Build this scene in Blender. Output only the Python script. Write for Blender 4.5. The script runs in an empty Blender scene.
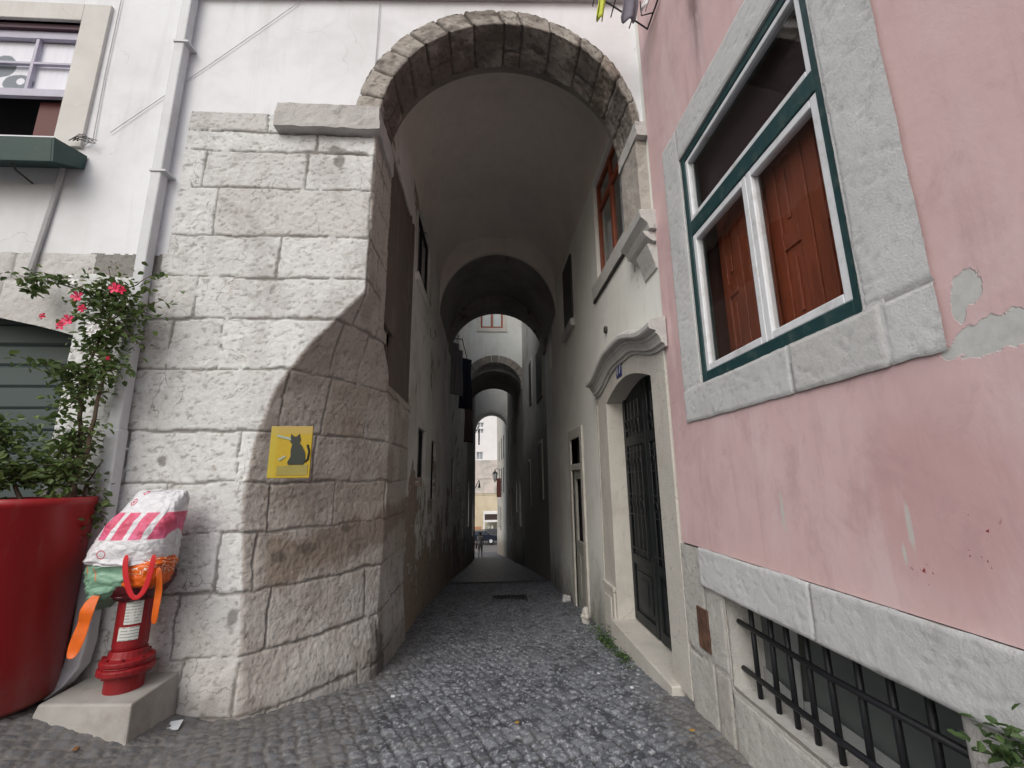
import bpy, bmesh, math, random
import numpy as np
from mathutils import Vector, Matrix
random.seed(7); rng = np.random.default_rng(11)
scene = bpy.context.scene
col = scene.collection
PI = math.pi

# ------------------------------------------------------------------ tagging
def tag(o, label=None, cat=None, group=None, kind=None):
    if label: o['label'] = label
    if cat: o['category'] = cat
    if group: o['group'] = group
    if kind: o['kind'] = kind
    return o
def empty(name, loc, label=None, cat=None, group=None, rz=0):
    o = bpy.data.objects.new(name, None); col.objects.link(o)
    o.location = loc; o.rotation_euler = (0, 0, rz); o.empty_display_size = .2
    return tag(o, label, cat, group)
def link(name, me, mat, parent=None, bevel=0, smooth=False, world=True):
    """world=True: mesh is written in world coordinates, the parent has no rotation, so move it back."""
    o = bpy.data.objects.new(name, me); col.objects.link(o)
    if mat is not None: me.materials.append(mat)
    if parent is not None:
        o.parent = parent
        if world:
            off = Vector((0, 0, 0)); p = parent
            while p is not None: off += p.location; p = p.parent
            me.transform(Matrix.Translation(-off))
    if smooth:
        me.polygons.foreach_set('use_smooth', [True]*len(me.polygons))
    if bevel:
        m = o.modifiers.new('edge', 'BEVEL'); m.width = bevel; m.segments = 2; m.limit_method = 'ANGLE'; m.angle_limit = .6
    return o
def obj(name, bm, mat, parent=None, bevel=0, smooth=False, world=True):
    bmesh.ops.recalc_face_normals(bm, faces=bm.faces[:])
    me = bpy.data.meshes.new(name); bm.to_mesh(me); bm.free()
    return link(name, me, mat, parent, bevel, smooth, world)
def origin_to(o, p):
    """put a top-level mesh's origin at its base"""
    o.data.transform(Matrix.Translation(-Vector(p))); o.location = p
    return o

# ------------------------------------------------------------------ mesh helpers
def box(bm, x0, x1, y0, y1, z0, z1, M=None):
    v = [bm.verts.new((x, y, z)) for z in (z0, z1) for (x, y) in ((x0, y0), (x1, y0), (x1, y1), (x0, y1))]
    if M is not None:
        for q in v: q.co = M @ q.co
    for f in ((0, 3, 2, 1), (4, 5, 6, 7), (0, 1, 5, 4), (1, 2, 6, 5), (2, 3, 7, 6), (3, 0, 4, 7)):
        bm.faces.new([v[i] for i in f])
def boxes(*a):
    bm = bmesh.new()
    for b in a: box(bm, *b)
    return bm
def tube(bm, pts, r, n=8, cap=True):
    pts = [Vector(p) for p in pts]; rings = []
    rr = r if isinstance(r, (list, tuple)) else [r]*len(pts)
    up = None
    for i, p in enumerate(pts):
        d = (pts[min(i+1, len(pts)-1)] - pts[max(i-1, 0)]).normalized()
        if up is None:
            up = Vector((0, 0, 1)) if abs(d.z) < .9 else Vector((1, 0, 0))
        a = d.cross(up).normalized(); b = a.cross(d).normalized(); up = b
        rings.append([bm.verts.new(p + a*math.cos(2*PI*k/n)*rr[i] + b*math.sin(2*PI*k/n)*rr[i]) for k in range(n)])
    for i in range(len(rings)-1):
        for k in range(n):
            bm.faces.new((rings[i][k], rings[i][(k+1) % n], rings[i+1][(k+1) % n], rings[i+1][k]))
    if cap:
        bm.faces.new(rings[0][::-1]); bm.faces.new(rings[-1])
def lathe(bm, prof, c=(0, 0), n=32):
    rings = [[bm.verts.new((c[0]+r*math.cos(2*PI*k/n), c[1]+r*math.sin(2*PI*k/n), z)) for k in range(n)] for r, z in prof]
    for i in range(len(rings)-1):
        for k in range(n):
            bm.faces.new((rings[i][k], rings[i][(k+1) % n], rings[i+1][(k+1) % n], rings[i+1][k]))
    bm.faces.new(rings[0][::-1]); bm.faces.new(rings[-1])
def prism(bm, pts, axis, a, b, M=None):
    """2-D outline extruded along an axis. axis 'X': pts are (y,z); 'Y': (x,z); 'Z': (x,y)"""
    def P(p, t):
        q = Vector({'X': (t, p[0], p[1]), 'Y': (p[0], t, p[1]), 'Z': (p[0], p[1], t)}[axis])
        return M @ q if M is not None else q
    A = [bm.verts.new(P(p, a)) for p in pts]; B = [bm.verts.new(P(p, b)) for p in pts]
    n = len(pts)
    bm.faces.new(A); bm.faces.new(B[::-1])
    for i in range(n): bm.faces.new((A[i], B[i], B[(i+1) % n], A[(i+1) % n]))
def quads(bm, A, B):
    for i in range(len(A)-1): bm.faces.new((A[i], A[i+1], B[i+1], B[i]))
def wall_mesh(bm, p0, p1, z0, z1, th, holes=(), inward=1):
    """vertical wall from plan point p0 to p1, face on the line, thickness th to the right (inward=1) or left; holes (s0,s1,za,zb)"""
    p0 = Vector(p0); p1 = Vector(p1); L = (p1-p0).length; d = (p1-p0)/L; nrm = Vector((d.y, -d.x))*inward
    S = sorted({0, L} | {min(max(h[i], 0), L) for h in holes for i in (0, 1)})
    Z = sorted({z0, z1} | {min(max(h[i], z0), z1) for h in holes for i in (2, 3)})
    def solid(i, j):
        if i < 0 or j < 0 or i >= len(S)-1 or j >= len(Z)-1: return False
        s = (S[i]+S[i+1])/2; z = (Z[j]+Z[j+1])/2
        return not any(h[0] < s < h[1] and h[2] < z < h[3] for h in holes)
    cache = {}
    def V(i, j, k):
        if (i, j, k) not in cache:
            p = p0 + d*S[i] + nrm*(th*k); cache[(i, j, k)] = bm.verts.new((p.x, p.y, Z[j]))
        return cache[(i, j, k)]
    for i in range(len(S)-1):
        for j in range(len(Z)-1):
            if not solid(i, j): continue
            bm.faces.new((V(i, j, 0), V(i+1, j, 0), V(i+1, j+1, 0), V(i, j+1, 0)))
            bm.faces.new((V(i, j, 1), V(i, j+1, 1), V(i+1, j+1, 1), V(i+1, j, 1)))
            if not solid(i-1, j): bm.faces.new((V(i, j, 0), V(i, j+1, 0), V(i, j+1, 1), V(i, j, 1)))
            if not solid(i+1, j): bm.faces.new((V(i+1, j, 0), V(i+1, j, 1), V(i+1, j+1, 1), V(i+1, j+1, 0)))
            if not solid(i, j-1): bm.faces.new((V(i, j, 0), V(i, j, 1), V(i+1, j, 1), V(i+1, j, 0)))
            if not solid(i, j+1): bm.faces.new((V(i, j+1, 0), V(i+1, j+1, 0), V(i+1, j+1, 1), V(i, j+1, 1)))
def arc(cx, cz, rx, rz, a0, a1, n):
    return [(cx+rx*math.cos(a0+(a1-a0)*i/n), cz+rz*math.sin(a0+(a1-a0)*i/n)) for i in range(n+1)]

# numpy noise ------------------------------------------------------
_tab = rng.random((256, 256))
def vnoise(x, y, seed=0):
    x = x + seed*17.37; y = y + seed*9.71
    xi = np.floor(x).astype(int); yi = np.floor(y).astype(int); fx = x-xi; fy = y-yi
    fx = fx*fx*(3-2*fx); fy = fy*fy*(3-2*fy)
    g = lambda a, b: _tab[a % 256, b % 256]
    return ((g(xi, yi)*(1-fx)+g(xi+1, yi)*fx)*(1-fy) + (g(xi, yi+1)*(1-fx)+g(xi+1, yi+1)*fx)*fy)*2-1
def fbm(x, y, seed=0, oct=4):
    s = 0; a = 1; t = 0
    for i in range(oct):
        s = s + a*vnoise(x*2**i, y*2**i, seed+i*3); t += a; a *= .55
    return s/t
def sstep(x, a, b):
    t = np.clip((x-a)/(b-a), 0, 1); return t*t*(3-2*t)
def grid_mesh(name, P, mat, attrs=None, keep=None, parent=None, smooth=True):
    """P: (n,m,3) array"""
    n, m = P.shape[:2]
    me = bpy.data.meshes.new(name)
    idx = np.arange(n*m).reshape(n, m)
    F = np.stack([idx[:-1, :-1], idx[1:, :-1], idx[1:, 1:], idx[:-1, 1:]], -1)
    if keep is not None: F = F[keep[:-1, :-1]]
    F = F.reshape(-1, 4)
    me.vertices.add(n*m); me.vertices.foreach_set('co', P.reshape(-1).astype(np.float32))
    me.loops.add(F.size); me.loops.foreach_set('vertex_index', F.reshape(-1).astype(np.int32))
    me.polygons.add(len(F)); me.polygons.foreach_set('loop_start', np.arange(0, F.size, 4, dtype=np.int32))
    me.update(calc_edges=True); me.validate()
    for k, a in (attrs or {}).items():
        at = me.attributes.new(k, 'FLOAT', 'POINT'); at.data.foreach_set('value', a.reshape(-1).astype(np.float32))
    return link(name, me, mat, parent, smooth=smooth)
def joints(U, V, blocks, wob=.012, seed=0):
    """distance to the nearest joint and a per-block tint for every grid point"""
    Uw = U + wob*fbm(U*5, V*5, seed) + .003*fbm(U*40, V*40, seed+2); Vw = V + wob*fbm(U*4, V*6, seed+5) + .003*fbm(U*40, V*40, seed+7)
    d = np.full(U.shape, -1.0); t = np.zeros(U.shape)
    for k, (a, b, c, e) in enumerate(blocks):
        dd = np.minimum(np.minimum(Uw-a, b-Uw), np.minimum(Vw-c, e-Vw))
        m = dd > d
        d = np.where(m, dd, d); t = np.where(m, (k*.6180339+seed*.31) % 1, t)
    return np.maximum(d, 0), t
def masonry(name, U, V, surf, blocks, mat, parent=None, depth=.018, rough=.006, wob=.012, jw=.014, seed=0, keep=None, extra=None, cush=.003, jvar=.9):
    UU, VV = np.meshgrid(U, V, indexing='ij')
    pos, nrm = surf(UU, VV)
    d, t = joints(UU, VV, blocks, wob, seed)
    kk = 1 + jvar*np.clip(fbm(UU*3.5, VV*3.5, seed+21, 4), -.4, 1)
    jm = 1 - sstep(d/kk, jw*.5, jw*.95)
    h = -depth*jm - cush*(1-sstep(d, jw, jw*2.6)) + rough*fbm(UU*22, VV*22, seed+1, 4) + rough*.9*fbm(UU*5, VV*5, seed+3, 3) + (t-.5)*.006
    pit = sstep(fbm(UU*24+VV*12, VV*46-UU*10, seed+9, 3), .26, .5)
    h -= .0032*pit
    h += rough*.5*fbm(UU*55, VV*55, seed+13, 2)
    P = pos + nrm*h[..., None]
    at = {'joint': jm, 'tint': t, 'pit': pit}
    if extra: at.update(extra(UU, VV))
    return grid_mesh(name, P, mat, at, keep(UU, VV) if keep else None, parent)

# ------------------------------------------------------------------ materials
class NT:
    def __init__(s, name):
        s.m = bpy.data.materials.new(name); s.m.use_nodes = True; s.t = s.m.node_tree; s.t.nodes.clear()
        s.out = s.t.nodes.new('ShaderNodeOutputMaterial')
    def n(s, typ, **kw):
        o = s.t.nodes.new(typ)
        for k, v in kw.items(): setattr(o, k, v)
        return o
    def set(s, sock, v):
        if v is None: return
        if isinstance(v, bpy.types.NodeSocket): s.t.links.new(v, sock)
        elif isinstance(v, (tuple, list)) and sock.type == 'RGBA' and len(v) == 3: sock.default_value = (*v, 1)
        else: sock.default_value = v
    def pos(s): return s.n('ShaderNodeNewGeometry').outputs['Position']
    def ob(s): return s.n('ShaderNodeTexCoord').outputs['Object']
    def attr(s, name): return s.n('ShaderNodeAttribute', attribute_name=name).outputs['Fac']
    def xyz(s, v):
        o = s.n('ShaderNodeSeparateXYZ'); s.set(o.inputs[0], v); return o.outputs
    def map(s, v, scale=(1, 1, 1), loc=(0, 0, 0)):
        o = s.n('ShaderNodeMapping'); s.set(o.inputs['Vector'], v); o.inputs['Scale'].default_value = scale; o.inputs['Location'].default_value = loc
        return o.outputs[0]
    def noise(s, v, scale=5, detail=4, rough=.55, dist=0):
        o = s.n('ShaderNodeTexNoise'); s.set(o.inputs['Vector'], v); o.inputs['Scale'].default_value = scale
        o.inputs['Detail'].default_value = detail; o.inputs['Roughness'].default_value = rough; o.inputs['Distortion'].default_value = dist
        return o.outputs['Fac']
    def voro(s, v, scale=5, feature='F1', out='Distance', rnd=1):
        o = s.n('ShaderNodeTexVoronoi', feature=feature); s.set(o.inputs['Vector'], v); o.inputs['Scale'].default_value = scale; o.inputs['Randomness'].default_value = rnd
        return o.outputs[out]
    def math(s, op, a, b=None, c=None, clamp=False):
        o = s.n('ShaderNodeMath', operation=op, use_clamp=clamp); s.set(o.inputs[0], a)
        if b is not None: s.set(o.inputs[1], b)
        if c is not None: s.set(o.inputs[2], c)
        return o.outputs[0]
    def step(s, v, a, b):
        o = s.n('ShaderNodeMapRange', interpolation_type='SMOOTHSTEP'); s.set(o.inputs['Value'], v)
        lo, hi, x, y = (a, b, 0, 1) if a < b else (b, a, 1, 0)
        o.inputs['From Min'].default_value = lo; o.inputs['From Max'].default_value = hi; o.inputs['To Min'].default_value = x; o.inputs['To Max'].default_value = y
        return o.outputs[0]
    def mix(s, f, a, b, mode='MIX'):
        o = s.n('ShaderNodeMix', data_type='RGBA', blend_type=mode); s.set(o.inputs[0], f); s.set(o.inputs[6], a); s.set(o.inputs[7], b)
        return o.outputs[2]
    def mul(s, f, a, k):   # multiply colour by grey k with factor f
        return s.mix(f, a, (k, k, k), 'MULTIPLY')
    def ramp(s, f, stops):
        o = s.n('ShaderNodeValToRGB'); s.set(o.inputs[0], f); e = o.color_ramp.elements
        while len(e) < len(stops): e.new(.5)
        for q, (p, c) in zip(e, stops): q.position = p; q.color = (*c, 1)
        return o.outputs[0]
    def ellipse(s, p, c, r, soft=.25, warp=.5, wscale=6):
        """soft-edged irregular patch: distance from c in world space scaled by r, edge broken by noise"""
        d = s.n('ShaderNodeVectorMath', operation='SUBTRACT'); s.set(d.inputs[0], p); d.inputs[1].default_value = c
        e = s.n('ShaderNodeVectorMath', operation='DIVIDE'); s.t.links.new(d.outputs[0], e.inputs[0]); e.inputs[1].default_value = r
        l = s.n('ShaderNodeVectorMath', operation='LENGTH'); s.t.links.new(e.outputs[0], l.inputs[0])
        q = s.math('ADD', l.outputs['Value'], s.math('MULTIPLY', s.math('SUBTRACT', s.noise(p, wscale, 5, .65), .5), warp*2))
        return s.step(q, 1, 1-soft)
    def crack(s, p, scale, width=.012, thr=.5):
        w = s.n('ShaderNodeVectorMath', operation='ADD'); s.set(w.inputs[0], p)
        o = s.n('ShaderNodeTexNoise'); s.set(o.inputs['Vector'], p); o.inputs['Scale'].default_value = scale*2.5; o.inputs['Detail'].default_value = 5
        sc = s.n('ShaderNodeVectorMath', operation='SCALE'); s.t.links.new(o.outputs['Color'], sc.inputs[0]); sc.inputs['Scale'].default_value = .55/scale
        s.t.links.new(sc.outputs[0], w.inputs[1])
        e = s.voro(w.outputs[0], scale, 'DISTANCE_TO_EDGE')
        return s.math('MULTIPLY', s.step(e, width, width*.35), s.step(s.noise(p, scale*.8, 3), thr, thr+.08))
    def bump(s, h, strength=.3, dist=.01, prev=None):
        o = s.n('ShaderNodeBump'); s.set(o.inputs['Height'], h); o.inputs['Strength'].default_value = strength; o.inputs['Distance'].default_value = dist
        if prev is not None: s.set(o.inputs['Normal'], prev)
        return o.outputs[0]
    def done(s, color, rough=.85, normal=None, metal=0, spec=.3, emis=None, estr=0):
        b = s.n('ShaderNodeBsdfPrincipled'); s.set(b.inputs['Base Color'], color); s.set(b.inputs['Roughness'], rough)
        b.inputs['Metallic'].default_value = metal; b.inputs['Specular IOR Level'].default_value = spec
        if normal is not None: s.set(b.inputs['Normal'], normal)
        s.t.links.new(b.outputs[0], s.out.inputs[0]); return s.m

def m_plain(name, c, rough=.6, var=.12, scale=14, bump=.15, metal=0, spec=.4, dirt=None, dscale=4, damt=.6):
    t = NT(name); p = t.ob(); n = t.noise(p, scale, 5, .6)
    cc = t.mix(n, tuple(x*(1-var*1.6) for x in c), tuple(min(1, x*(1+var*1.6)) for x in c))
    if dirt:
        cc = t.mix(t.math('MULTIPLY', t.step(t.noise(p, dscale, 6, .7), .48, .72), damt), cc, dirt)
    return t.done(cc, t.math('ADD', rough-.08, t.math('MULTIPLY', n, .16)), t.bump(n, bump, .004), metal, spec)

def m_plaster(name, c, stain, amt=.5, peel=None, grime_shade=None, scale=1.0, bump=.35, extra=None):
    t = NT(name); p = t.pos()
    big = t.noise(p, .9*scale, 5, .6, .3); med = t.noise(p, 5*scale, 6, .65); fine = t.noise(p, 60, 4, .6)
    streak = t.noise(t.map(p, (5, 5, .45)), 1.6, 5, .65, .4)
    c1 = t.mix(t.math('MULTIPLY', t.step(big, .4, .72), amt), c, stain)
    c1 = t.mix(t.math('MULTIPLY', t.step(streak, .5, .78), amt*.8), c1, stain)
    c1 = t.mul(t.math('MULTIPLY', t.step(med, .45, .8), .35*amt), c1, .72)
    c1 = t.mix(t.math('MULTIPLY', t.step(fine, .62, .8), .25), c1, stain)
    X, Y, Z = t.xyz(p)
    ck = t.crack(p, 1.1, .0045, .54)
    c1 = t.mix(t.math('MULTIPLY', ck, .28), c1, tuple(x*.45 for x in stain))
    hz = t.math('ADD', Z, t.math('MULTIPLY', t.math('MAXIMUM', t.math('SUBTRACT', Y, 3.2), 0), .122))   # height over the falling street
    if grime_shade:
        g = t.math('ADD', hz, t.math('MULTIPLY', t.math('SUBTRACT', t.noise(p, 1.7, 6, .7), .5), 1.8))
        c1 = t.mix(t.math('MULTIPLY', t.step(g, grime_shade[1], grime_shade[1]-1.2), .85), c1, grime_shade[0])
    h = t.math('ADD', t.math('MULTIPLY', med, .8), t.math('MULTIPLY', fine, .15))
    nm = t.bump(h, bump, .02)
    if peel:
        q = t.math('ADD', t.noise(p, 1.3, 8, .72, .25), t.math('MULTIPLY', t.step(hz, peel[2], 0), peel[3]))
        mk = t.step(q, peel[1], peel[1]+.02)
        under = t.mix(t.noise(p, 9, 6, .7), tuple(x*.55 for x in peel[0]), tuple(min(1, x*1.25) for x in peel[0]))
        c1 = t.mix(mk, c1, under)
        edge = t.math('MULTIPLY', t.step(q, peel[1]-.03, peel[1]), t.step(q, peel[1]+.03, peel[1]))
        c1 = t.mul(t.math('MULTIPLY', edge, .4), c1, .45)
        nm = t.bump(t.math('SUBTRACT', 1, mk), .8, .02, nm)
    if extra: c1, nm = extra(t, p, c1, nm)
    return t.done(c1, .9, nm, 0, .2)

def m_stone(name, c, dark, joint=(.30, .29, .28), lime_lit=None, warm=(.45, .36, .27), pitc=.55, bump=.55):
    """rough ashlar; reads the joint / tint / pit attributes of masonry() meshes"""
    t = NT(name); p = t.pos(); tint = t.attr('tint'); j = t.attr('joint'); pit = t.attr('pit')
    a = t.noise(p, 3, 6, .65, .3); b = t.noise(p, 26, 6, .7); f = t.noise(p, 110, 3, .6)
    c1 = t.mix(a, tuple(x*.82 for x in c), tuple(min(1, x*1.14) for x in c))
    if lime_lit:
        lm = t.math('MULTIPLY', t.attr('lime'), t.step(t.noise(p, 5, 6, .7), .26, .40)); lm = t.math('MULTIPLY', lm, .93)
        c1 = t.mix(lm, c1, t.mix(a, tuple(x*.9 for x in lime_lit), tuple(min(1, x*1.06) for x in lime_lit)))
    wf = t.math('SUBTRACT', 1, t.math('MULTIPLY', t.attr('lime'), .75)) if lime_lit else 1.0
    c1 = t.mix(t.math('MULTIPLY', t.math('MULTIPLY', t.step(tint, .82, .95), .35), wf), c1, warm)
    c1 = t.mul(1, c1, 1) if False else t.mix(t.math('MULTIPLY', tint, .22), c1, dark)
    c1 = t.mix(t.math('MULTIPLY', t.step(b, .56, .78), .45), c1, dark)
    c1 = t.mix(t.math('MULTIPLY', pit, pitc), c1, dark)
    c1 = t.mix(t.math('MULTIPLY', t.step(t.noise(p, 2.1, 7, .7, .5), .56, .74), t.math('MULTIPLY', wf, .55)), c1, warm)
    c1 = t.mix(t.math('MULTIPLY', j, .93), c1, t.mix(b, tuple(x*.65 for x in joint), tuple(x*1.25 for x in joint)))
    c1 = t.mix(t.math('MULTIPLY', t.step(t.noise(t.map(p, (1.6, 1.6, .8)), 1.5, 7, .75, .6), .48, .66), .33), c1, dark)
    c1 = t.mix(t.math('MULTIPLY', t.step(t.noise(p, 7, 8, .78), .60, .66), .45), c1, dark)
    c1 = t.mul(t.math('MULTIPLY', t.step(t.noise(p, 55, 5, .8), .55, .66), .35), c1, .62)
    c1 = t.mix(t.math('MULTIPLY', t.attr('brown'), t.math('ADD', .45, t.math('MULTIPLY', b, .5))), c1, (.235, .18, .135))
    ck = t.crack(p, 3.2, .012, .52)
    c1 = t.mix(t.math('MULTIPLY', ck, .7), c1, dark)
    st = t.attr('stain')
    c1 = t.mix(t.math('MULTIPLY', st, .8), c1, (.10, .085, .075))
    nm = t.bump(t.math('ADD', b, t.math('MULTIPLY', f, .7)), bump*1.3, .012)
    return t.done(c1, .9, nm, 0, .2)

def glass(name, tintc=(.95, .96, .96)):
    t = NT(name)
    tr = t.n('ShaderNodeBsdfTransparent'); tr.inputs[0].default_value = (*tintc, 1)
    gl = t.n('ShaderNodeBsdfGlossy'); gl.inputs['Roughness'].default_value = .03
    nb = t.bump(t.noise(t.pos(), 2.2, 2), .06, .05); t.set(gl.inputs['Normal'], nb)
    lw_ = t.n('ShaderNodeLayerWeight'); lw_.inputs[0].default_value = .5; f5 = t.math('MULTIPLY', t.math('POWER', lw_.outputs['Facing'], 4.0), .8)
    mx = t.n('ShaderNodeMixShader'); t.t.links.new(t.math('ADD', f5, .04), mx.inputs[0])
    t.t.links.new(tr.outputs[0], mx.inputs[1]); t.t.links.new(gl.outputs[0], mx.inputs[2]); t.t.links.new(mx.outputs[0], t.out.inputs[0])
    return t.m

WHITE = (.78, .78, .79)
M = {}
M['facade'] = m_plaster('facade_plaster', (.775, .79, .825), (.55, .55, .555), .5, bump=.18)
M['alley_r'] = m_plaster('alley_right_plaster', (.80, .81, .78), (.60, .58, .55), .55, grime_shade=((.14, .125, .11), 1.0), peel=((.34, .29, .24), .70, .9, .08), bump=.3)
M['alley_l'] = m_plaster('alley_left_plaster', (.74, .72, .70), (.52, .49, .46), .8, grime_shade=((.30, .26, .22), 1.3), peel=((.36, .29, .24), .60, 2.9, .17), bump=.5)
M['vault'] = m_plaster('vault_plaster', (.76, .705, .66), (.60, .55, .51), .6, bump=.25)
M['deep'] = m_plaster('deep_alley_plaster', (.33, .315, .305), (.20, .185, .17), .9, grime_shade=((.13, .115, .10), 1.2), peel=((.16, .12, .10), .63, 2.4, .1), bump=.5)
M['deepface'] = m_plaster('courtyard_plaster', (.58, .60, .59), (.42, .42, .40), .5, bump=.3)
M['courtwall'] = m_plaster('court_plaster', (.50, .51, .50), (.30, .29, .27), .8, grime_shade=((.22, .21, .195), 5.0), bump=.4)  # lower wall darkened in the colour to stand for the court's shade
M['bright'] = m_plaster('sunlit_far_plaster', (.62, .60, .55), (.42, .38, .33), .7, grime_shade=((.22, .18, .14), 1.6), bump=.3)
M['pier'] = m_stone('pier_limestone', (.52, .475, .435), (.22, .195, .175), (.25, .24, .225), lime_lit=(.755, .775, .785))
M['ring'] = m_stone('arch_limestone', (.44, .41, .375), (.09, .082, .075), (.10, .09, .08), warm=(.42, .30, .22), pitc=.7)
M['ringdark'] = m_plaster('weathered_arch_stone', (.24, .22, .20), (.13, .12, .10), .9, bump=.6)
M['limest'] = m_stone('painted_stone', (.60, .61, .62), (.40, .40, .40), (.30, .29, .28), warm=(.52, .51, .48), pitc=.35, bump=.22)
M['limest2'] = m_stone('door_stone', (.56, .54, .50), (.34, .32, .30), (.3, .28, .26), warm=(.44, .39, .33), pitc=.4)
M['plinth'] = m_stone('plinth_stone', (.52, .51, .49), (.30, .28, .26), (.24, .22, .20), warm=(.40, .37, .32), pitc=.5)
M['greenframe'] = m_plain('dark_green_paint', (.014, .050, .056), .45, .2, 20, .15, dirt=(.10, .13, .12), dscale=14, damt=.5)
M['whitepaint'] = m_plain('white_window_paint', (.72, .74, .78), .4, .06, 20, .05, dirt=(.40, .39, .37), dscale=7, damt=.55)
M['glass'] = glass('window_glass')
M['black'] = m_plain('black_iron', (.012, .013, .016), .5, .3, 30, .2)
M['dark_in'] = m_plain('dark_room', (.02, .018, .02), .9)
M['brown_in'] = m_plain('brown_room', (.055, .018, .014), .8)
M['redwood'] = None
M['redpaint'] = m_plain('red_planter_plastic', (.32, .006, .010), .36, .10, 4, .05, dirt=(.16, .02, .02), damt=.35)
M['hydrant'] = m_plain('hydrant_red_paint', (.24, .010, .014), .45, .2, 14, .25, dirt=(.12, .02, .02))
M['concrete'] = m_plain('cast_concrete', (.36, .35, .33), .85, .15, 9, .4, spec=.2, dirt=(.22, .19, .16), dscale=3)
M['pipe'] = m_plain('grey_white_pipe', (.56, .58, .61), .5, .07, 6, .1, dirt=(.34, .33, .31), dscale=3, damt=.5)
M['wire'] = m_plain('cable_grey', (.45, .45, .46), .7)
M['darkwire'] = m_plain('cable_dark', (.05, .045, .045), .7)
M['shutter'] = m_plain('shutter_green', (.045, .065, .065), .5, .12, 3, .1)
M['planterbox'] = m_plain('green_planter_paint', (.008, .042, .038), .45, .2, 8, .2, dirt=(.05, .06, .05))
M['leaf'] = None
M['darkshut'] = m_plain('dark_shutter_paint', (.05, .048, .05), .6, .2, 6)

def _wood():
    t = NT('red_brown_wood'); p = t.ob()
    g = t.noise(t.map(p, (9, 9, .9)), 5, 6, .65, .6); b = t.noise(p, 2, 3)
    c = t.mix(g, (.12, .024, .012), (.40, .095, .038)); c = t.mul(t.math('MULTIPLY', t.step(b, .4, .7), .5), c, .6)
    return t.done(c, .5, t.bump(g, .25, .004), 0, .4)
M['redwood'] = _wood()
def _boards():
    t = NT('weathered_dark_boards'); p = t.pos()
    g = t.noise(t.map(p, (9, 9, .8)), 4, 6, .7, .5); b = t.noise(p, 3, 6, .7)
    c = t.mix(g, (.115, .095, .082), (.19, .165, .145)); c = t.mix(t.math('MULTIPLY', t.step(b, .5, .75), .6), c, (.22, .19, .165))
    return t.done(c, .9, t.bump(g, .5, .01), 0, .15)
M['boards'] = _boards()

def _pink_extra(t, p, c, nm):
    X, Y, Z = t.xyz(p)
    # darker weathered field round the lower right, dark vertical smudge high up
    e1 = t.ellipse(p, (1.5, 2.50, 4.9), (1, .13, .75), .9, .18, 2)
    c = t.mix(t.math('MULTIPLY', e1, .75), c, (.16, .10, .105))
    w = t.ellipse(p, (1.5, 1.45, 1.45), (1, .45, .42), .6, .35, 5)
    c = t.mix(t.math('MULTIPLY', w, .45), c, (.50, .27, .28))
    pale = t.step(t.noise(t.map(p, (1, 2.2, .8)), 1.6, 6, .7, .4), .46, .66)
    c = t.mix(t.math('MULTIPLY', pale, .55), c, (.70, .555, .565))
    dk = t.step(t.noise(t.map(p, (1, 1.3, .9)), 2.3, 7, .72, .5), .52, .70)
    c = t.mix(t.math('MULTIPLY', dk, .5), c, (.46, .31, .325))
    sc = t.step(t.noise(t.map(p, (1, 6, 1.5)), 3.5, 6, .75), .66, .74)
    c = t.mix(t.math('MULTIPLY', sc, .35), c, (.68, .60, .60))
    # bare grey render patches
    hs = []
    for cc, r in (((1.5, 1.22, 2.12), (1, .055, .06)), ((1.5, 1.245, 2.06), (1, .02, .05)), ((1.5, 1.18, 1.955), (1, .13, .06)), ((1.5, 1.09, 1.95), (1, .05, .035)), ((1.5, 1.30, 1.93), (1, .03, .02))):
        hs.append(t.ellipse(p, cc, r, .10, .8, 13))
    h = hs[0]
    for q in hs[1:]: h = t.math('MAXIMUM', h, q)
    c = t.mix(h, c, t.mix(t.noise(p, 22, 7, .75), (.36, .365, .35), (.68, .69, .68)))
    # old pale drips
    for cc, r in (((1.5, 1.56, 1.37), (1, .015, .12)), ((1.5, 2.25, 1.38), (1, .02, .12)), ((1.5, 1.60, 1.28), (1, .01, .05))):
        c = t.mix(t.math('MULTIPLY', t.ellipse(p, cc, r, .6, .5, 18), .7), c, (.55, .58, .54))
    # flaked dark red chips, only in two loose groups
    chips = t.step(t.noise(p, 42, 3, .6), .67, .70)
    zone = t.math('MAXIMUM', t.ellipse(p, (1.5, 1.33, 1.36), (1, .10, .13), .5, .3), t.ellipse(p, (1.5, 1.53, 1.22), (1, .07, .09), .5, .3))
    c = t.mix(t.math('MULTIPLY', chips, zone), c, (.24, .035, .035))
    fl = t.step(t.noise(p, 13, 7, .75), .66, .69)
    zone2 = t.math('MAXIMUM', t.ellipse(p, (1.5, 1.75, 1.88), (1, .5, .06), .5, .4), t.ellipse(p, (1.5, 1.2, 2.25), (1, .1, .25), .5, .4))
    c = t.mix(t.math('MULTIPLY', t.math('MULTIPLY', fl, zone2), .6), c, (.40, .24, .24))
    nm = t.bump(t.math('SUBTRACT', 1, h), .45, .006, nm)
    nm = t.bump(t.math('MULTIPLY', fl, zone2), -.6, .008, nm)
    return c, nm
M['pink'] = m_plaster('pink_plaster', (.66, .475, .48), (.52, .365, .375), .85, bump=.22, extra=_pink_extra)

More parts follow.
